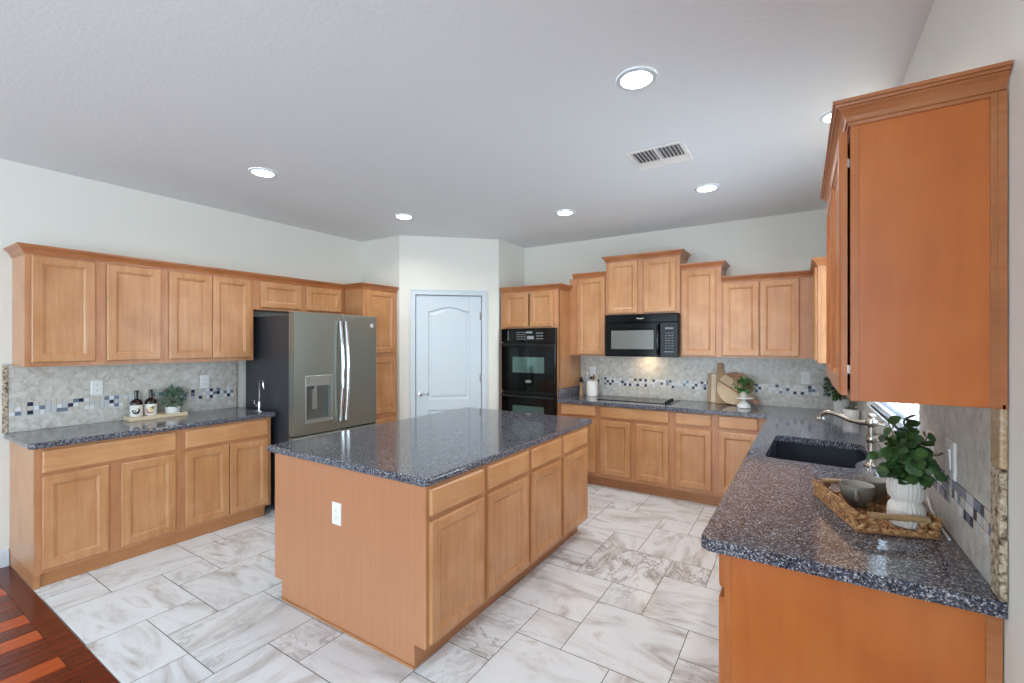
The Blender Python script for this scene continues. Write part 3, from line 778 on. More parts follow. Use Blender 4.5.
ids = [(a, c, .135, .708) for a, c in iu]; idr = [(a, c, .735, .862) for a, c in iu]
face_frame(TI, iy0, iy1, ZB0, .8755, [shrink(o) for o in ids+idr], isl)
for o in ids: door(TI, *o, isl)
for o in idr: drawer(TI, *o, isl)
b = MB(); b.box(ix1-.09, ix1-.075, iy0+.006, iy1-.03, 0, ZB0-.0005); b.build('toe_board', toe_m, isl)
counter('countertop', [(-2.774, 1.54), (-1.468, 1.54), (-1.448, 1.56), (-1.448, 3.517), (-1.468, 3.537), (-2.774, 3.537)], [], 'large rectangular speckled granite top of the kitchen island', (-2.1, 2.5, .876), .876, .915)

# ---------- refrigerator
fx = XL+.87
fr = thing('refrigerator', (XL+.45, 2.81, 0), 'slate steel french-door refrigerator with ice dispenser', 'refrigerator')
b = MB(); b.box(XL+.05, fx-.085, 2.348, 3.272, .03, 1.80); b.box(fx-.12, fx-.085, 2.36, 3.26, 0, .03); b.box(XL+.08, XL+.14, 2.36, 3.26, 0, .03); b.build('body', fr_side, fr, bevel=.006)
TFr = TLft(fx-.08)
def fdoor(u0, u1, z0, z1, holes=()):
    b = MB(TFr)
    if not holes: b.panel(u0, u1, z0, z1, [(0, 0), (0, .068), (.004, .076), (.012, .080)])
    else:
        (a, c, d, e) = holes[0]
        for q in ((u0, a, z0, z1), (c, u1, z0, z1), (a, c, z0, d), (a, c, e, z1)): b.box(q[0], q[1], q[2], q[3], 0, .08)
        bmesh.ops.remove_doubles(b.bm, verts=b.bm.verts[:], dist=1e-5)
        b.box(a, c, d, e, .0, .02)
    return b
dl = fdoor(2.345, 2.833, .712, 1.826, [(2.452, 2.735, .815, 1.247)]).build('fridge_door', steel, fr)
dR = fdoor(2.839, 3.275, .712, 1.826).build('fridge_door', steel, fr)
dz = fdoor(2.345, 3.275, .06, .70).build('freezer_drawer', steel, fr)
b = MB(TFr); b.box(2.345, 3.275, .70, .712, 0, .05); b.build('gasket', black_m, fr)
b = MB(TFr); b.box(2.452, 2.735, 1.15, 1.247, .021, .084); p = b.build('dispenser_panel', steel_l, dl, bevel=.004)
b = MB(TFr); b.box(2.452, 2.466, .84, 1.149, .021, .082); b.box(2.721, 2.735, .84, 1.149, .021, .082); b.box(2.452, 2.735, .815, .84, .021, .10); b.build('dispenser_frame', steel_l, dl, bevel=.003)
b = MB(TFr); b.box(2.467, 2.72, .841, 1.149, .0205, .024); b.build('dispenser_recess', Mat('recess_grey', (108, 110, 108), .35, .5).m, dl)
b = MB(TFr); b.box(2.55, 2.60, .93, 1.12, .025, .04); b.tube([(2.575, 1.149, .05), (2.575, 1.10, .05)], .014); b.build('dispenser_paddle', steel_l, dl, bevel=.003)
for u in (2.475, 2.70):
    b = MB(TFr)
    for i in range(3): b.box(u, u+.015, 1.175+i*.02, 1.18+i*.02, .084, .0845)
    b.build('key_print', black_m, dl)
for u, dd in ((2.806, dl), (2.868, dR)):
    b = MB(TFr)
    zs = [.80+(.955)*k/16 for k in range(17)]
    b.tube([(u, .80, .08)]+[(u, z, .105+.038*math.sin(math.pi*(z-.80)/.955)) for z in zs]+[(u, 1.755, .08)], .0145, 10); b.build('handle', chrome, dd, smooth=True)
b = MB(lambda u, v, w: TFr(3.205+u, 1.728+v, .0805+w)); b.lathe([(.02, 0), (.02, .0015), (.018, .002)], (0, 0, 0), 24); bd = b.build('badge', white_pl, dR)
text('badge_lettering', 'GE', .018, lambda u, v, w: TFr(3.205+u, 1.728+v, .083+w), bd, black_m)

# ---------- cooktop
ct = thing('cooktop', (-1.5, 4.92, .9155), 'flat black glass cooktop with knobs set in the back counter', 'cooktop')
b = MB(); b.prism(smooth_loop([(-1.905, 4.74), (-1.10, 4.74), (-1.10, 5.14), (-1.905, 5.14)], .02, 4), .9155, .9215); b.build('glass_top', black_g, ct, bevel=.002)
for cx, cy, r in ((-1.72, 4.85, .075), (-1.72, 5.03, .095), (-1.42, 4.85, .095), (-1.42, 5.03, .075)):
    b = MB(); b.lathe([(r, .9216), (r, .9219), (r-.004, .9219), (r-.004, .9216)], (cx, cy, 0), 40, cap0=False, cap1=False); b.build('burner_ring', grey_txt, ct)
for k in range(4):
    b = MB(); b.lathe([(.016, .9216), (.016, .926), (.012, .929), (.011, .940), (.009, .942)], (-1.165, 4.79+k*.09, 0), 16); b.box(-1.168, -1.162, 4.781+k*.09, 4.799+k*.09, .942, .948); b.build('knob', black_m, ct, smooth=True)

# ---------- ceiling lights and vent
pts = [(-.663, 2.155, 'largest recessed ceiling light, nearest us left of the vent'), (-3.37, 1.847, 'recessed ceiling light at the far left over the left counter'), (-3.345, 3.245, 'recessed ceiling light in front of the fridge and pantry'), (-1.925, 3.985, 'recessed ceiling light above the ovens, second from the right of the back row'), (-.642, 3.98, 'recessed ceiling light just beyond the ceiling vent, before the back wall'), (.185, 3.10, 'recessed ceiling light half hidden by the near right cabinet')]
r0 = None
for x, y, lab in pts:
    if r0 is None:
        r0 = thing('ceiling_light', (x, y, ZC), lab, 'light', 'recessed lights in the kitchen ceiling')
        b = MB(); b.lathe([(.094, -.001), (.094, -.006), (.086, -.010), (.076, -.011), (.072, -.008), (.072, -.001)], (x, y, ZC), 40, cap0=False, cap1=False); b.build('trim_ring', trim_m, r0, smooth=True)
        b = MB(); b.lathe([(.073, -.002), (.073, -.006), (.05, -.008)], (x, y, ZC), 32); b.build('diffuser', lamp_m, r0, smooth=True)
    else: dup(r0, (x, y, ZC), None, lab, 'recessed lights in the kitchen ceiling')
    ld = bpy.data.lights.new('can_lamp', 'AREA'); ld.shape = 'DISK'; ld.size = .14; ld.energy = 3.6; ld.color = (1, .93, .84); ld.spread = R(150)
    lo = bpy.data.objects.new('can_lamp', ld); C.objects.link(lo); lo.location = (x, y, ZC-.014)
vt = thing('ceiling_vent', (-.803, 3.13, ZC), 'white louvred air vent in the ceiling', 'vent')
vx0, vx1, vy0, vy1 = -.988, -.618, 2.96, 3.30
b = MB(lambda a, c, w: (a, c, ZC-w))
for q in ((vx0, vx1, vy0, vy0+.03), (vx0, vx1, vy1-.03, vy1), (vx0, vx0+.03, vy0+.03, vy1-.03), (vx1-.03, vx1, vy0+.03, vy1-.03), (-.812, -.794, vy0+.03, vy1-.03)): b.box(q[0], q[1], q[2], q[3], .0005, .008)
b.build('frame', white_pl, vt, bevel=.002)
b = MB(lambda a, c, w: (a, c, ZC-w)); b.box(vx0+.03, vx1-.03, vy0+.03, vy1-.03, .0004, .0012); b.build('duct', Mat('vent_dark', (92, 92, 96), .9).m, vt)
for half, s in (((vx0+.034, -.815), 1), ((-.791, vx1-.034), -1)):
    b = MB(lambda a, c, w: (a, c, ZC-w)); x = half[0]
    while x < half[1]-.012:
        for (ya, yb_) in ((vy0+.032, vy0+.118), (vy0+.124, vy1-.12), ):
            b.loops([[(x+dx, y, w) for dx, w in ((0, .002), (.012, .011), (.0135, .0105), (.0015, .0015))] for y in (ya, yb_)])
        x += .0245
    b.build('louvre', white_pl, vt)
b = MB(lambda a, c, w: (a, c, ZC-w)); b.box(vx0+.03, vx1-.03, vy1-.118, vy1-.03, .002, .006); b.tube([(-.803, vy1-.075, .006), (-.803, vy1-.06, .014)], .004); b.build('damper', white_pl, vt)

# ---------- outlets and switches (modelled in a local frame, copied around)
def plate(loc, rotz, label, kind, group, hw=.037):
    r = thing('power_outlet' if kind != 'switch' else 'light_switch', (0, 0, 0), label, 'outlet' if kind != 'switch' else 'switch', group)
    b = MB(lambda u, v, w: (u, -w, v)); b.panel(-hw, hw, -.06, .06, [(0, .0003), (0, .003), (.004, .006), (.006, .006)]); b.build('cover_plate', white_pl, r)
    b = MB(lambda u, v, w: (u, -w, v))
    if kind == 'switch': b.loops([[(-.016, -.033, w0), (.016, -.033, w0), (.016, .033, w1), (-.016, .033, w1)] for w0, w1 in ((.006, .006), (.0075, .0115))]); b.build('rocker', white_pl, r)
    else:
        for z in (-.02, .02): b.lathe([(.0165, .006), (.0165, .0075), (.015, .008)], (0, z, 0), 20, sy=.85)
        b.build('socket_face', white_pl, r)
        b = MB(lambda u, v, w: (u, -w, v))
        for z in (-.02, .02):
            b.box(-.0075, -.0055, z-.001, z+.008, .008, .0083); b.box(.0055, .0075, z-.001, z+.007, .008, .0083); b.box(-.0025, .0025, z-.0095, z-.0055, .008, .0083)
        b.build('slots', black_m, r)
    r.location = loc; r.rotation_euler = (0, 0, rotz); ORG[r] = Vector(loc)
    return r
ol = plate((XL+.0095, 1.245, 1.198), R(90), 'white duplex outlet on the left backsplash, left of the bottles', 'outlet', 'white wall outlets')
dup(ol, (XL+.0095, 2.003, 1.19), R(90), 'white outlet on the left backsplash, above the right end of the bottle tray')
dup(ol, (.045, YB-.0095, 1.21), 0, 'white outlet on the back wall near the far right corner')
dup(ol, (-2.13, YB-.0095, 1.20), 0, 'white outlet on the back wall behind the utensil crock')
dup(ol, (-2.117, iy0, .621), 0, 'white outlet on the island end panel')
sw = plate((XR-.0095, 1.985, 1.172), R(-90), 'white rocker switch on the right backsplash beside the leafy plant', 'switch', 'white light switches', .052)
dup(sw, (XR-.0095, 2.25, 1.16), R(-90), 'white switch by the window, partly hidden behind the leafy plant')

# ---------- plants
def leaf(b, p, d, up, ln, wd, fold=.15, m=0, rnd=False):
    d = d.normalized(); s = d.cross(up)
    if s.length < .01: s = d.cross(Vector((1, .2, 0)))
    s.normalize(); n = s.cross(d)
    prof = [(0, .08), (.18, .75), (.42, 1.0), (.68, .85), (.88, .5), (1.0, .05)] if rnd else [(0, .1), (.25, .7), (.5, 1.0), (.75, .7), (1.0, .04)]
    L, M_, Rr = [], [], []
    for t, w in prof:
        q = p + d*(ln*t) - n*(ln*.12*t*t)
        L.append(b.bm.verts.new(q + s*(wd*w*.5) + n*(fold*wd*w*.5))); M_.append(b.bm.verts.new(q)); Rr.append(b.bm.verts.new(q - s*(wd*w*.5) + n*(fold*wd*w*.5)))
    for i in range(len(prof)-1):
        for A, Bq in ((L, M_), (M_, Rr)):
            f = b.bm.faces.new((A[i], A[i+1], Bq[i+1], Bq[i])); f.smooth = True; f.material_index = m
def bush(root, c, rx, ry, rz, n, ln, wd, mat, seed, base, name='foliage'):
    rn = random.Random(seed); b = MB()
    for _ in range(n):
        v = Vector((rn.gauss(0, 1), rn.gauss(0, 1), rn.gauss(.15, 1))).normalized(); k = rn.uniform(.45, .95)
        p = Vector(c) + Vector((v.x*rx*k, v.y*ry*k, v.z*rz*k))
        d = (v + Vector((rn.uniform(-.7, .7), rn.uniform(-.7, .7), rn.uniform(-.3, .7))))
        leaf(b, p, d, Vector((rn.uniform(-.3, .3), rn.uniform(-.3, .3), 1)), ln*rn.uniform(.7, 1.2), wd*rn.uniform(.8, 1.2))
    b.build(name, mat, root, fix=False)
    b = MB()
    for _ in range(9):
        a = rn.uniform(0, 6.28); q = rn.uniform(.2, .7)
        b.tube([base, tuple(Vector(base)*.5+Vector(c)*.5+Vector((math.cos(a)*rx*q*.4, math.sin(a)*ry*q*.4, 0))), tuple(Vector(c)+Vector((math.cos(a)*rx*q, math.sin(a)*ry*q, rz*rn.uniform(-.1, .6))))], .0018, 5)
    b.build('stems', stem_m, root)
def pot(root, c, r0, r1, h, mat, ribs=0, n=48, amp=.04, soil=True):
    b = MB(); md = (lambda a, z: 1+amp*math.cos(ribs*a)) if ribs else None
    b.lathe([(r0*.96, 0), (r0, .004), (r1, h-.004), (r1*.985, h), (r1*.9, h), (r1*.88, h-.02)], c, n if not ribs else ribs*6, mod=md, cap1=True); b.build('pot', mat, root, smooth=True)
    if soil:
        b = MB(); b.lathe([(r1*.87, h-.022), (r1*.87, h-.012), (r1*.4, h-.008)], c, 24); b.build('soil', soil_m, root)

# near the camera: ribbed vase with round-leaved branches
vx, vy, vz = .300, 1.985, .930
pv = thing('potted_plant', (vx, vy, vz), 'leafy dark green plant in a ribbed white vase on the woven tray', 'plant')
b = MB(); NR = 26; VS = .84
b.lathe([(q*VS, h) for q, h in [(.050, 0), (.054, .003), (.058, .02), (.060, .045), (.056, .068), (.0465, .080), (.0475, .086), (.057, .097), (.061, .118), (.0605, .138), (.056, .152), (.054, .156), (.049, .156), (.048, .13)]], (vx, vy, vz), NR*6, mod=lambda a, z: 1+.035*abs(math.cos(NR*a/2))-.018)
b.build('vase', ceram_m, pv, smooth=True, sharp=60)
b = MB(); b.lathe([(.039, .12), (.039, .136), (.02, .140)], (vx, vy, vz), 24); b.build('soil', soil_m, pv)
rn = random.Random(21); bl_ = MB(); bs = MB()
tips = [(-.060, -.01, .19), (-.04, .05, .23), (.0, .03, .255), (.025, -.02, .235), (.055, .01, .19), (.070, -.02, .13), (-.072, .0, .11), (-.03, -.05, .16), (.03, -.06, .12), (.0, .06, .21), (.045, .05, .16), (-.058, -.035, .06), (.060, -.045, .06), (-.005, -.03, .21), (.005, -.06, .05), (.045, -.03, .10), (-.045, -.03, .13)]
for tx, ty, tz in tips:
    p0 = Vector((vx+tx*.12, vy+ty*.12, vz+.13)); p3 = Vector((vx+tx, vy+ty, vz+.145+tz*.8))
    p1 = p0 + Vector((tx*.15, ty*.15, tz*.5)); path = []
    for k in range(9):
        t = k/8; path.append(p0*(1-t)**2 + p1*2*t*(1-t) + p3*t*t)
    bs.tube([tuple(p) for p in path], [.0022]*5+[.0016]*4, 5)
    for k in range(2, 9):
        for sd in (-1, 1):
            t = (path[min(k+1, 8)]-path[k-1]).normalized(); a = rn.uniform(0, 6.28)
            side = t.cross(Vector((math.cos(a), math.sin(a), .2))).normalized()*sd
            leaf(bl_, path[k], side+t*.35+Vector((0, 0, rn.uniform(-.3, .25))), Vector((rn.uniform(-.6, .4), rn.uniform(-1.1, .1), rn.uniform(.3, 1))), rn.uniform(.030, .042), rn.uniform(.028, .037), .10, rnd=True)
bl_.build('foliage', leaf_dk, pv, fix=False); bs.build('stems', stem_m, pv)

# woven tray
A_, B_, C_ = Vector((.042, 2.247)), Vector((.156, 1.861)), Vector((.379, 1.937))
ub = (A_-B_).normalized(); vb = Vector((ub.y, -ub.x))
LB, WB = (A_-B_).length, (C_-B_).length
def TT(a, c, z): p = B_+ub*a+vb*c; return (p.x, p.y, z)
ty = thing('woven_tray', TT(LB/2, WB/2, .9155), 'rectangular woven tray with wrapped handles on the sink counter', 'tray')
b = MB(TT)
def inset_pt(i): return [(i, i), (LB-i, i), (LB-i, WB-i), (i, WB-i)]
def strand(b, p, q, z, sl, k):
    P, Q = Vector(p), Vector(q); n = max(2, int((Q-P).length/.021)); d = (Q-P).normalized()
    for i in range(n):
        c = P+(Q-P)*((i+.5)/n); ang = .42 if (k % 2) else -.42
        Mx = Matrix(((d.x, -d.y, 0), (d.y, d.x, 0), (0, 0, 1))) @ Matrix.Rotation(ang, 3, 'Y')
        b.ellipsoid((c.x, c.y, z), .0165, .0075, .0085, Mx, 8, 5)
for k in range(4):
    z = .9255+k*.0135; cs = inset_pt(.010-.0018*k)
    for i in range(4):
        p, q = Vector(cs[i]), Vector(cs[(i+1) % 4])
        if i in (0, 2) or k == 0: strand(b, p, q, z, 0, k)
        else:                                                  # the short ends have a hand hole under the handle
            strand(b, p, p+(q-p)*.27, z, 0, k); strand(b, q-(q-p)*.27, q, z, 0, k)
b.build('woven_side', rattan, ty, smooth=True)
b = MB(TT)
for k in range(12):
    strand(b, (.016, .018+k*(WB-.036)/11), (LB-.016, .018+k*(WB-.036)/11), .9215, 0, k)
b.build('woven_base', rattan, ty, smooth=True)
b = MB(TT); cs = inset_pt(.004)
b.tube([(*cs[i % 4], .9185) for i in range(5)], .003, 6); b.build('rim_wire', wood_wal, ty)
for i in (0, 2):
    b = MB(TT); p, q = Vector(cs[i]), Vector(cs[(i+1) % 4]); b.tube([(p.x, p.y, .9785), (q.x, q.y, .9785)], .0035, 6); b.build('rim_wire', rattan, ty)
for a0 in (.006, LB-.006):
    b = MB(TT); n = 16
    path = [(a0, WB/2-.082+.164*k/n, .9745) for k in range(n+1)]
    b.tube(path, [.0092 if k % 2 else .0108 for k in range(n+1)], 12)
    b.build('handle', wood_oak, ty, smooth=True)

def cup(x, y, z, label, ang, prof_s=.80):
    r = thing('cup', (x, y, z), label, 'cup', 'grey stoneware cups')
    pr = [(.030, 0), (.031, .004), (.044, .012), (.058, .030), (.066, .054), (.068, .074), (.0665, .076), (.064, .074), (.060, .050), (.05, .026), (.03, .014)]
    b = MB(); b.lathe([(q*prof_s, h*1.06) for q, h in pr[:7]], (x, y, z), 40, cap1=False)
    b.build('bowl', cup_m, r, smooth=True, sharp=60)
    b = MB(); b.lathe([(q*prof_s, h*1.06) for q, h in pr[6:]], (x, y, z), 40, cap0=False); b.build('glaze', cup_in, r, smooth=True, sharp=60)
    ca, sa = math.cos(ang), math.sin(ang)
    b = MB(); b.tube([(x+ca*q, y+sa*q, z+h) for q, h in ((.050, .066), (.066, .068), (.074, .057), (.072, .040), (.058, .028), (.044, .026))], [.006, .0065, .007, .0065, .006, .006], 8); b.build('handle', cup_m, r, smooth=True)
    return r
cup(.180, 2.125, .930, 'grey cup in front in the woven tray, handle facing us', R(-95))
cup(.232, 2.232, .930, 'grey cup at the back of the woven tray', R(110), .80)

# corner pots
p1 = thing('potted_plant', (.312, 4.99, .9155), 'dense dark green bush in a ribbed white pot in the far right corner', 'plant')
pot(p1, (.312, 4.99, .9155), .048, .058, .12, ceram, 20)
bush(p1, (.268, 4.93, 1.160), .098, .115, .125, 420, .034, .021, leaf_dk, 5, (.312, 4.99, 1.03))
p2 = thing('potted_plant', (.352, 4.56, .9155), 'plant with striped arching leaves in a small white pot near the far corner', 'plant')
pot(p2, (.352, 4.56, .9155), .050, .060, .090, ceram)
b = MB(); rn = random.Random(9)
for k in range(40):
    a = rn.uniform(0, 6.28); ln = rn.uniform(.035, .055)
    leaf(b, Vector((.352+.02*math.cos(a), 4.56+.02*math.sin(a), 1.005)), Vector((math.cos(a), math.sin(a), rn.uniform(.25, 1.0))), Vector((0, 0, 1)), ln, .012)
b.build('foliage', leaf_st, p2, fix=False)

# sink faucet
fc = thing('kitchen_faucet', (.306, 2.905, .9155), 'brushed nickel bridge faucet with a long curved spout at the sink', 'faucet')
fx_, fy_ = .306, 2.905
b = MB(); b.lathe([(.032, .9155), (.032, .922), (.024, .930), (.020, .936), (.0175, .945), (.0175, 1.035), (.022, 1.040), (.024, 1.052), (.022, 1.064), (.0175, 1.068), (.0175, 1.115), (.023, 1.12), (.027, 1.135), (.023, 1.150), (.014, 1.156), (.012, 1.162), (.017, 1.170), (.016, 1.178), (.008, 1.184)], (fx_, fy_, 0), 24); b.build('column', nickel, fc, smooth=True)
sdx, sdy = -.829, .559
def sp_(t, z): return (fx_+sdx*t, fy_+sdy*t, z)
b = MB(); b.tube([sp_(0, 1.135), sp_(.05, 1.130), sp_(.10, 1.134), sp_(.14, 1.147), sp_(.18, 1.158), sp_(.21, 1.160), sp_(.235, 1.153), sp_(.250, 1.138), sp_(.254, 1.120)], [.016, .014, .0125, .0125, .0125, .0125, .012, .0115, .013], 14)
b.lathe([(.0135, 1.108), (.021, 1.110), (.022, 1.118), (.014, 1.128)], sp_(.255, 0)[:2]+(0,), 18); b.build('spout', nickel, fc, smooth=True)
b = MB(); b.tube([(fx_, fy_, 1.135), (fx_+.025, fy_-.004, 1.134), (fx_+.052, fy_-.008, 1.130)], [.010, .008, .010], 10); b.build('lever', nickel, fc, smooth=True)
b = MB(); b.tube([(fx_, fy_, 1.052), (fx_+.022, fy_-.004, 1.052), (fx_+.044, fy_-.008, 1.055)], [.012, .010, .012], 10); b.build('lever', nickel, fc, smooth=True)

# ---------- left counter: tray, bottles, plant, faucet
st = thing('wooden_tray', (-4.52, 1.61, .9155), 'long pale wooden tray holding bottles on the left counter', 'tray')
b = MB(); x0, x1, y0, y1 = -4.61, -4.47, 1.40, 1.80
b.box(x0, x1, y0, y1, .9155, .923)
for q in ((x0, x0+.01, y0, y1), (x1-.01, x1, y0, y1), (x0+.01, x1-.01, y0, y0+.01), (x0+.01, x1-.01, y1-.01, y1)): b.box(q[0], q[1], q[2], q[3], .923, .948)
b.build('tray_body', wood_lt, st, bevel=.002)
def bottle(x, y, label, marks):
    z = .9235; r = thing('bottle', (x, y, z), label, 'bottle', 'dark bottles with illustrated labels')
    b = MB(); b.lathe([(.038, 0), (.041, .004), (.041, .128), (.037, .144), (.026, .155), (.0155, .162), (.0132, .170), (.0132, .219), (.0155, .221), (.0155, .230), (.012, .232)], (x, y, z), 32); b.build('glass_body', amber, r, smooth=True)
    b = MB(); n = 24
    b.loops([[(x+.0416*math.cos(a), y+.0416*math.sin(a), z+h) for a in (2*math.pi*k/n for k in range(n))] for h in (.022, .115)], cap0=False, cap1=False); lb = b.build('paper_label', paper, r, smooth=True)
    for mat, shapes in marks:
        b = MB()
        for (u, v, ru, rv, a0, a1, wd) in shapes:
            m_ = 14; ring0, ring1 = [], []
            for k in range(m_+1):
                t = a0+(a1-a0)*k/m_
                taper = wd*(.35+.65*math.sin(math.pi*k/m_))
                for ring, s in ((ring0, 1+taper), (ring1, max(0.02, 1-taper))):
                    uu, vv = u+ru*s*math.cos(t), v+rv*s*math.sin(t); ph = -.35+uu/.0416
                    ring.append((x+.0420*math.cos(ph), y+.0420*math.sin(ph), z+.068+vv))
            b.loops([ring0, ring1], False, False, closed=False)
        b.build('label_art', mat, lb, fix=False)
    return r
bottle(-4.54, 1.462, 'dark bottle on the left with a black and white label', [(ink_b, [(-.002, .006, .022, .024, 3.7, 7.0, .36), (-.012, .0, .012, .007, 0, 6.28, .5)]), (ink_y, [(.004, .024, .005, .003, 0, 6.28, .6)])])
bottle(-4.54, 1.558, 'dark bottle on the right with a red and yellow label', [(ink_r, [(.0, .0, .026, .026, 2.6, 5.6, .22)]), (ink_y, [(.006, .008, .012, .010, 0, 6.28, .8)]), (ink_b, [(.018, .018, .008, .007, 0, 6.28, .5)])])
pp = thing('potted_plant', (-4.545, 1.715, .9235), 'grey-green leafy plant in a small white pot beside the bottles', 'plant')
pot(pp, (-4.545, 1.715, .9235), .048, .056, .075, ceram, 0)
bush(pp, (-4.53, 1.715, 1.075), .064, .098, .088, 330, .042, .016, leaf_gr, 8, (-4.545, 1.715, .99))
lf = thing('bar_faucet', (-4.20, 2.268, .9155), 'slim chrome gooseneck faucet beside the fridge', 'faucet')
fx2, fy2 = -4.20, 2.268
b = MB(); b.lathe([(.022, .9155), (.022, .921), (.014, .925), (.011, .932), (.011, .99), (.009, 1.0)], (fx2, fy2, 0), 20); b.prism(smooth_loop([(fx2-.055, fy2-.026), (fx2+.055, fy2-.026), (fx2+.055, fy2+.026), (fx2-.055, fy2+.026)], .02), .9155, .9195); b.build('base', chrome, lf, smooth=True)
b = MB(); pth = [(fx2, fy2, .99), (fx2, fy2, 1.08), (fx2, fy2, 1.165)]
for k in range(1, 10):
    a = math.pi*k/10; pth.append((fx2+.034-.034*math.cos(a), fy2, 1.165+.034*math.sin(a)))
pth += [(fx2+.069, fy2, 1.155), (fx2+.071, fy2, 1.135)]
b.tube(pth, .0058, 10); b.tube([(fx2+.071, fy2, 1.143), (fx2+.0715, fy2, 1.125)], .0078, 10); b.build('spout', chrome, lf, smooth=True)
b = MB(); b.tube([(fx2, fy2, .968), (fx2-.01, fy2-.03, .968), (fx2-.012, fy2-.036, .985), (fx2-.012, fy2-.036, 1.015)], [.006, .006, .005, .006], 8); b.build('lever', chrome, lf, smooth=True)

# ---------- back counter
ck = thing('utensil_crock', (-2.085, 5.05, .9155), 'tall white crock for utensils at the left of the cooktop', 'crock')
b = MB(); b.lathe([(.064, 0), (.067, .004), (.068, .172), (.066, .178), (.061, .178), (.060, .02)], (-2.085, 5.05, .9155), 36); b.build('jar', ceram, ck, smooth=True)
def utensil(name, label, dx, dy, tx, ty_, zt, head, mat):
    c = Vector((-2.085, 5.05, .9155)); r = thing(name, tuple(c+Vector((dx, dy, .022))), label, 'utensil', 'kitchen utensils in the white crock')
    p0 = c+Vector((dx, dy, .024)); p1 = c+Vector((tx, ty_, zt)); d = (p1-p0).normalized()
    b = MB(); b.tube([tuple(p0), tuple(p1)], .006, 8); b.build('handle', mat, r, smooth=True)
    b = MB(); M3 = d.to_track_quat('Z', 'Y').to_matrix()
    if head == 'spoon': b.ellipsoid(tuple(p1+d*.03), .022, .006, .036, M3, 12, 7)
    else:
        L = [p1+M3@Vector(q) for q in ((-.024, -.003, 0), (.024, -.003, 0), (.026, -.003, .075), (-.026, -.003, .075))]; L2 = [p1+M3@Vector((q[0], .003, q[2])) for q in ((-.024, 0, 0), (.024, 0, 0), (.026, 0, .075), (-.026, 0, .075))]
        b.loops([[tuple(p) for p in L], [tuple(p) for p in L2]])
    b.build('head', mat, r, smooth=(head == 'spoon'), bevel=0 if head == 'spoon' else .002)
utensil('spatula', 'cream flat spatula in the white crock', -.02, -.01, -.045, -.01, .205, 'flat', ceram_m)
utensil('wooden_spoon', 'wooden spoon standing upright in the middle of the white crock', .0, .02, .01, .02, .19, 'spoon', wood_oak)
utensil('wooden_spoon', 'wooden spoon leaning right out of the white crock', .015, -.038, .036, -.042, .195, 'spoon', wood_wal)
utensil('wooden_spoon', 'pale wooden spoon leaning furthest right in the white crock', -.035, -.02, .08, -.005, .23, 'spoon', wood_lt)
pm = thing('pepper_mill', (-2.215, 5.03, .9155), 'slim wooden pepper mill with a dark top left of the white crock', 'mill')
b = MB(); b.lathe([(.026, 0), (.027, .01), (.020, .05), (.016, .09), (.019, .13), (.023, .15), (.02, .155)], (-2.215, 5.03, .9155), 24); b.build('mill_body', wood_oak, pm, smooth=True)
b = MB(); b.lathe([(.02, .1555), (.024, .17), (.024, .19), (.014, .20), (.010, .205), (.012, .213), (.006, .219)], (-2.215, 5.03, .9155), 24); b.build('mill_cap', black_m, pm, smooth=True)

def lean(x0, zb, y0, ang):     # board frame: a across, c up the board, w out of the board face (towards the room); leans back on the wall
    ca, sa = math.cos(ang), math.sin(ang)
    return lambda a, c, w: (x0+a, y0 + c*sa - w*ca, zb + c*ca + w*sa)
def round_rect(w, h, r): return smooth_loop([(0, 0), (w, 0), (w, h), (0, h)], r, 4)
def slab(poly, t, T):
    b = MB(T); b.loops([[(x, y, 0) for x, y in poly], [(x, y, t) for x, y in poly]]); return b
zk = .916
o = slab(round_rect(.19, .305, .012), .018, lean(-.825, zk, 5.165, .06)).build('cutting_board', wood_oak, None, origin=(-.80, 5.12, zk), bevel=.002); tag(o, 'brown rectangular cutting board, leftmost of the boards leaning on the back wall', 'cutting board')
o = slab(round_rect(.17, .30, .012), .018, lean(-.785, zk, 5.135, .10)).build('cutting_board', wood_lt, None, origin=(-.75, 5.10, zk), bevel=.002); tag(o, 'cream rectangular cutting board in front of the brown rectangular one', 'cutting board')
pad = [(0, 0), (.16, 0), (.16, .24), (.13, .275), (.062, .32), (.058, .415), (.045, .425), (.018, .425), (.006, .415), (.0, .32), (0, .27)]
o = slab(smooth_loop(pad, .02, 4), .016, lean(-.735, zk, 5.085, .20)).build('cutting_board', wood_oak, None, origin=(-.70, 5.07, zk), bevel=.002); tag(o, 'tall paddle cutting board with its handle up, behind the round board', 'cutting board')
rb = thing('cutting_board', (-.585, 5.0, zk), 'round striped wooden cutting board with a handle leaning on the back wall', 'cutting board')
Tl = lean(-.552, zk+.001, 5.03, .28); RD = .166; cz = .168
th0 = R(-33)
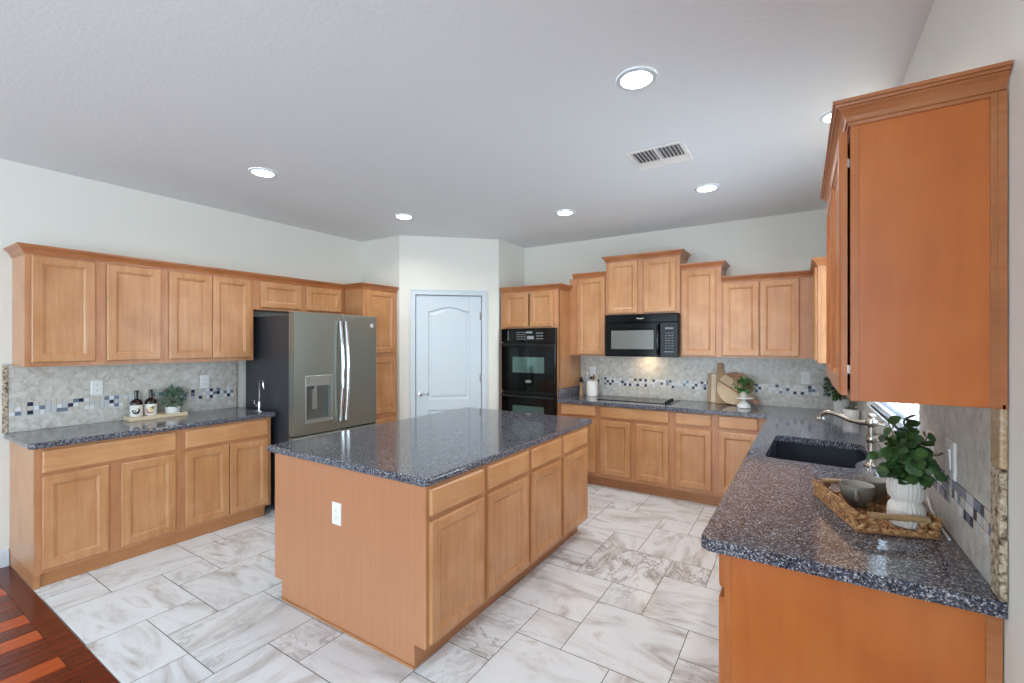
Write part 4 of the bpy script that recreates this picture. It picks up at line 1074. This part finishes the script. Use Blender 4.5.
def strip_poly(lo, hi, n=14):
    # band of the disc between two chords running along direction th0
    a1, a2 = math.asin(max(-1, lo/RD)), math.asin(min(1, hi/RD))
    right = [(RD*math.cos(a1+(a2-a1)*k/n), RD*math.sin(a1+(a2-a1)*k/n)) for k in range(n+1)]
    left = [(-x, y) for x, y in right[::-1]]
    pl = right+left; ct_, st_ = math.cos(th0), math.sin(th0)
    return [(x*ct_-y*st_, cz+x*st_+y*ct_) for x, y in pl]
for lo, hi, mt in ((-RD, -.030, wood_pl), (-.030, -.014, wood_wal), (-.014, .066, wood_pl), (.066, RD, wood_wal)):
    slab(strip_poly(lo, hi), .018, Tl).build('board_strip', mt, rb)
ct_, st_ = math.cos(th0), math.sin(th0)
hp = [(.160, -.028), (.215, -.022), (.245, -.026), (.255, 0), (.245, .026), (.215, .022), (.160, .028)]
o = slab([(x*ct_-y*st_, cz+x*st_+y*ct_) for x, y in hp], .016, Tl).build('handle', wood_wal, rb)

cs = thing('cake_stand', (-.458, 4.90, .9155), 'small white pedestal stand before the round cutting board', 'stand')
b = MB(); b.lathe([(.056, 0), (.060, .004), (.060, .02), (.052, .036), (.030, .054), (.014, .068), (.013, .082), (.03, .086), (.083, .090), (.086, .094), (.083, .099), (.0, .092)][:-1], (-.458, 4.90, .9155), 40); b.build('stand_body', ceram, cs, smooth=True)
pz = thing('potted_plant', (-.458, 4.90, 1.0148), 'small round green plant in a white pot on the white pedestal stand', 'plant')
pot(pz, (-.458, 4.90, 1.0148), .032, .042, .058, ceram_m)
bush(pz, (-.458, 4.90, 1.128), .10, .10, .07, 300, .032, .02, leaf_md, 15, (-.458, 4.90, 1.07))

# ordinary white power cord hanging behind the near plant
cd = MB(); cd.tube([(XR-.016, 2.33, 1.12), (XR-.017, 2.32, 1.05), (XR-.018, 2.30, 1.005), (XR-.019, 2.265, .965), (XR-.020, 2.21, .938), (XR-.021, 2.13, .925), (XR-.022, 2.04, .9198), (XR-.024, 1.94, .9198)], .0038, 8)
o = cd.build('power_cord', white_pl, None, origin=(XR-.02, 2.1, .92), smooth=True); tag(o, 'white cord drooping to the counter behind the woven tray', 'cord')

# the left and L-shaped counters stand 6.5 mm higher than the island
for o in list(C.objects):
    if o.parent is None and o.get('category') in ('cooktop', 'faucet', 'tray', 'bottle', 'plant', 'cup', 'crock', 'utensil', 'mill', 'cutting board', 'stand', 'cord'): o.location.z += .0063
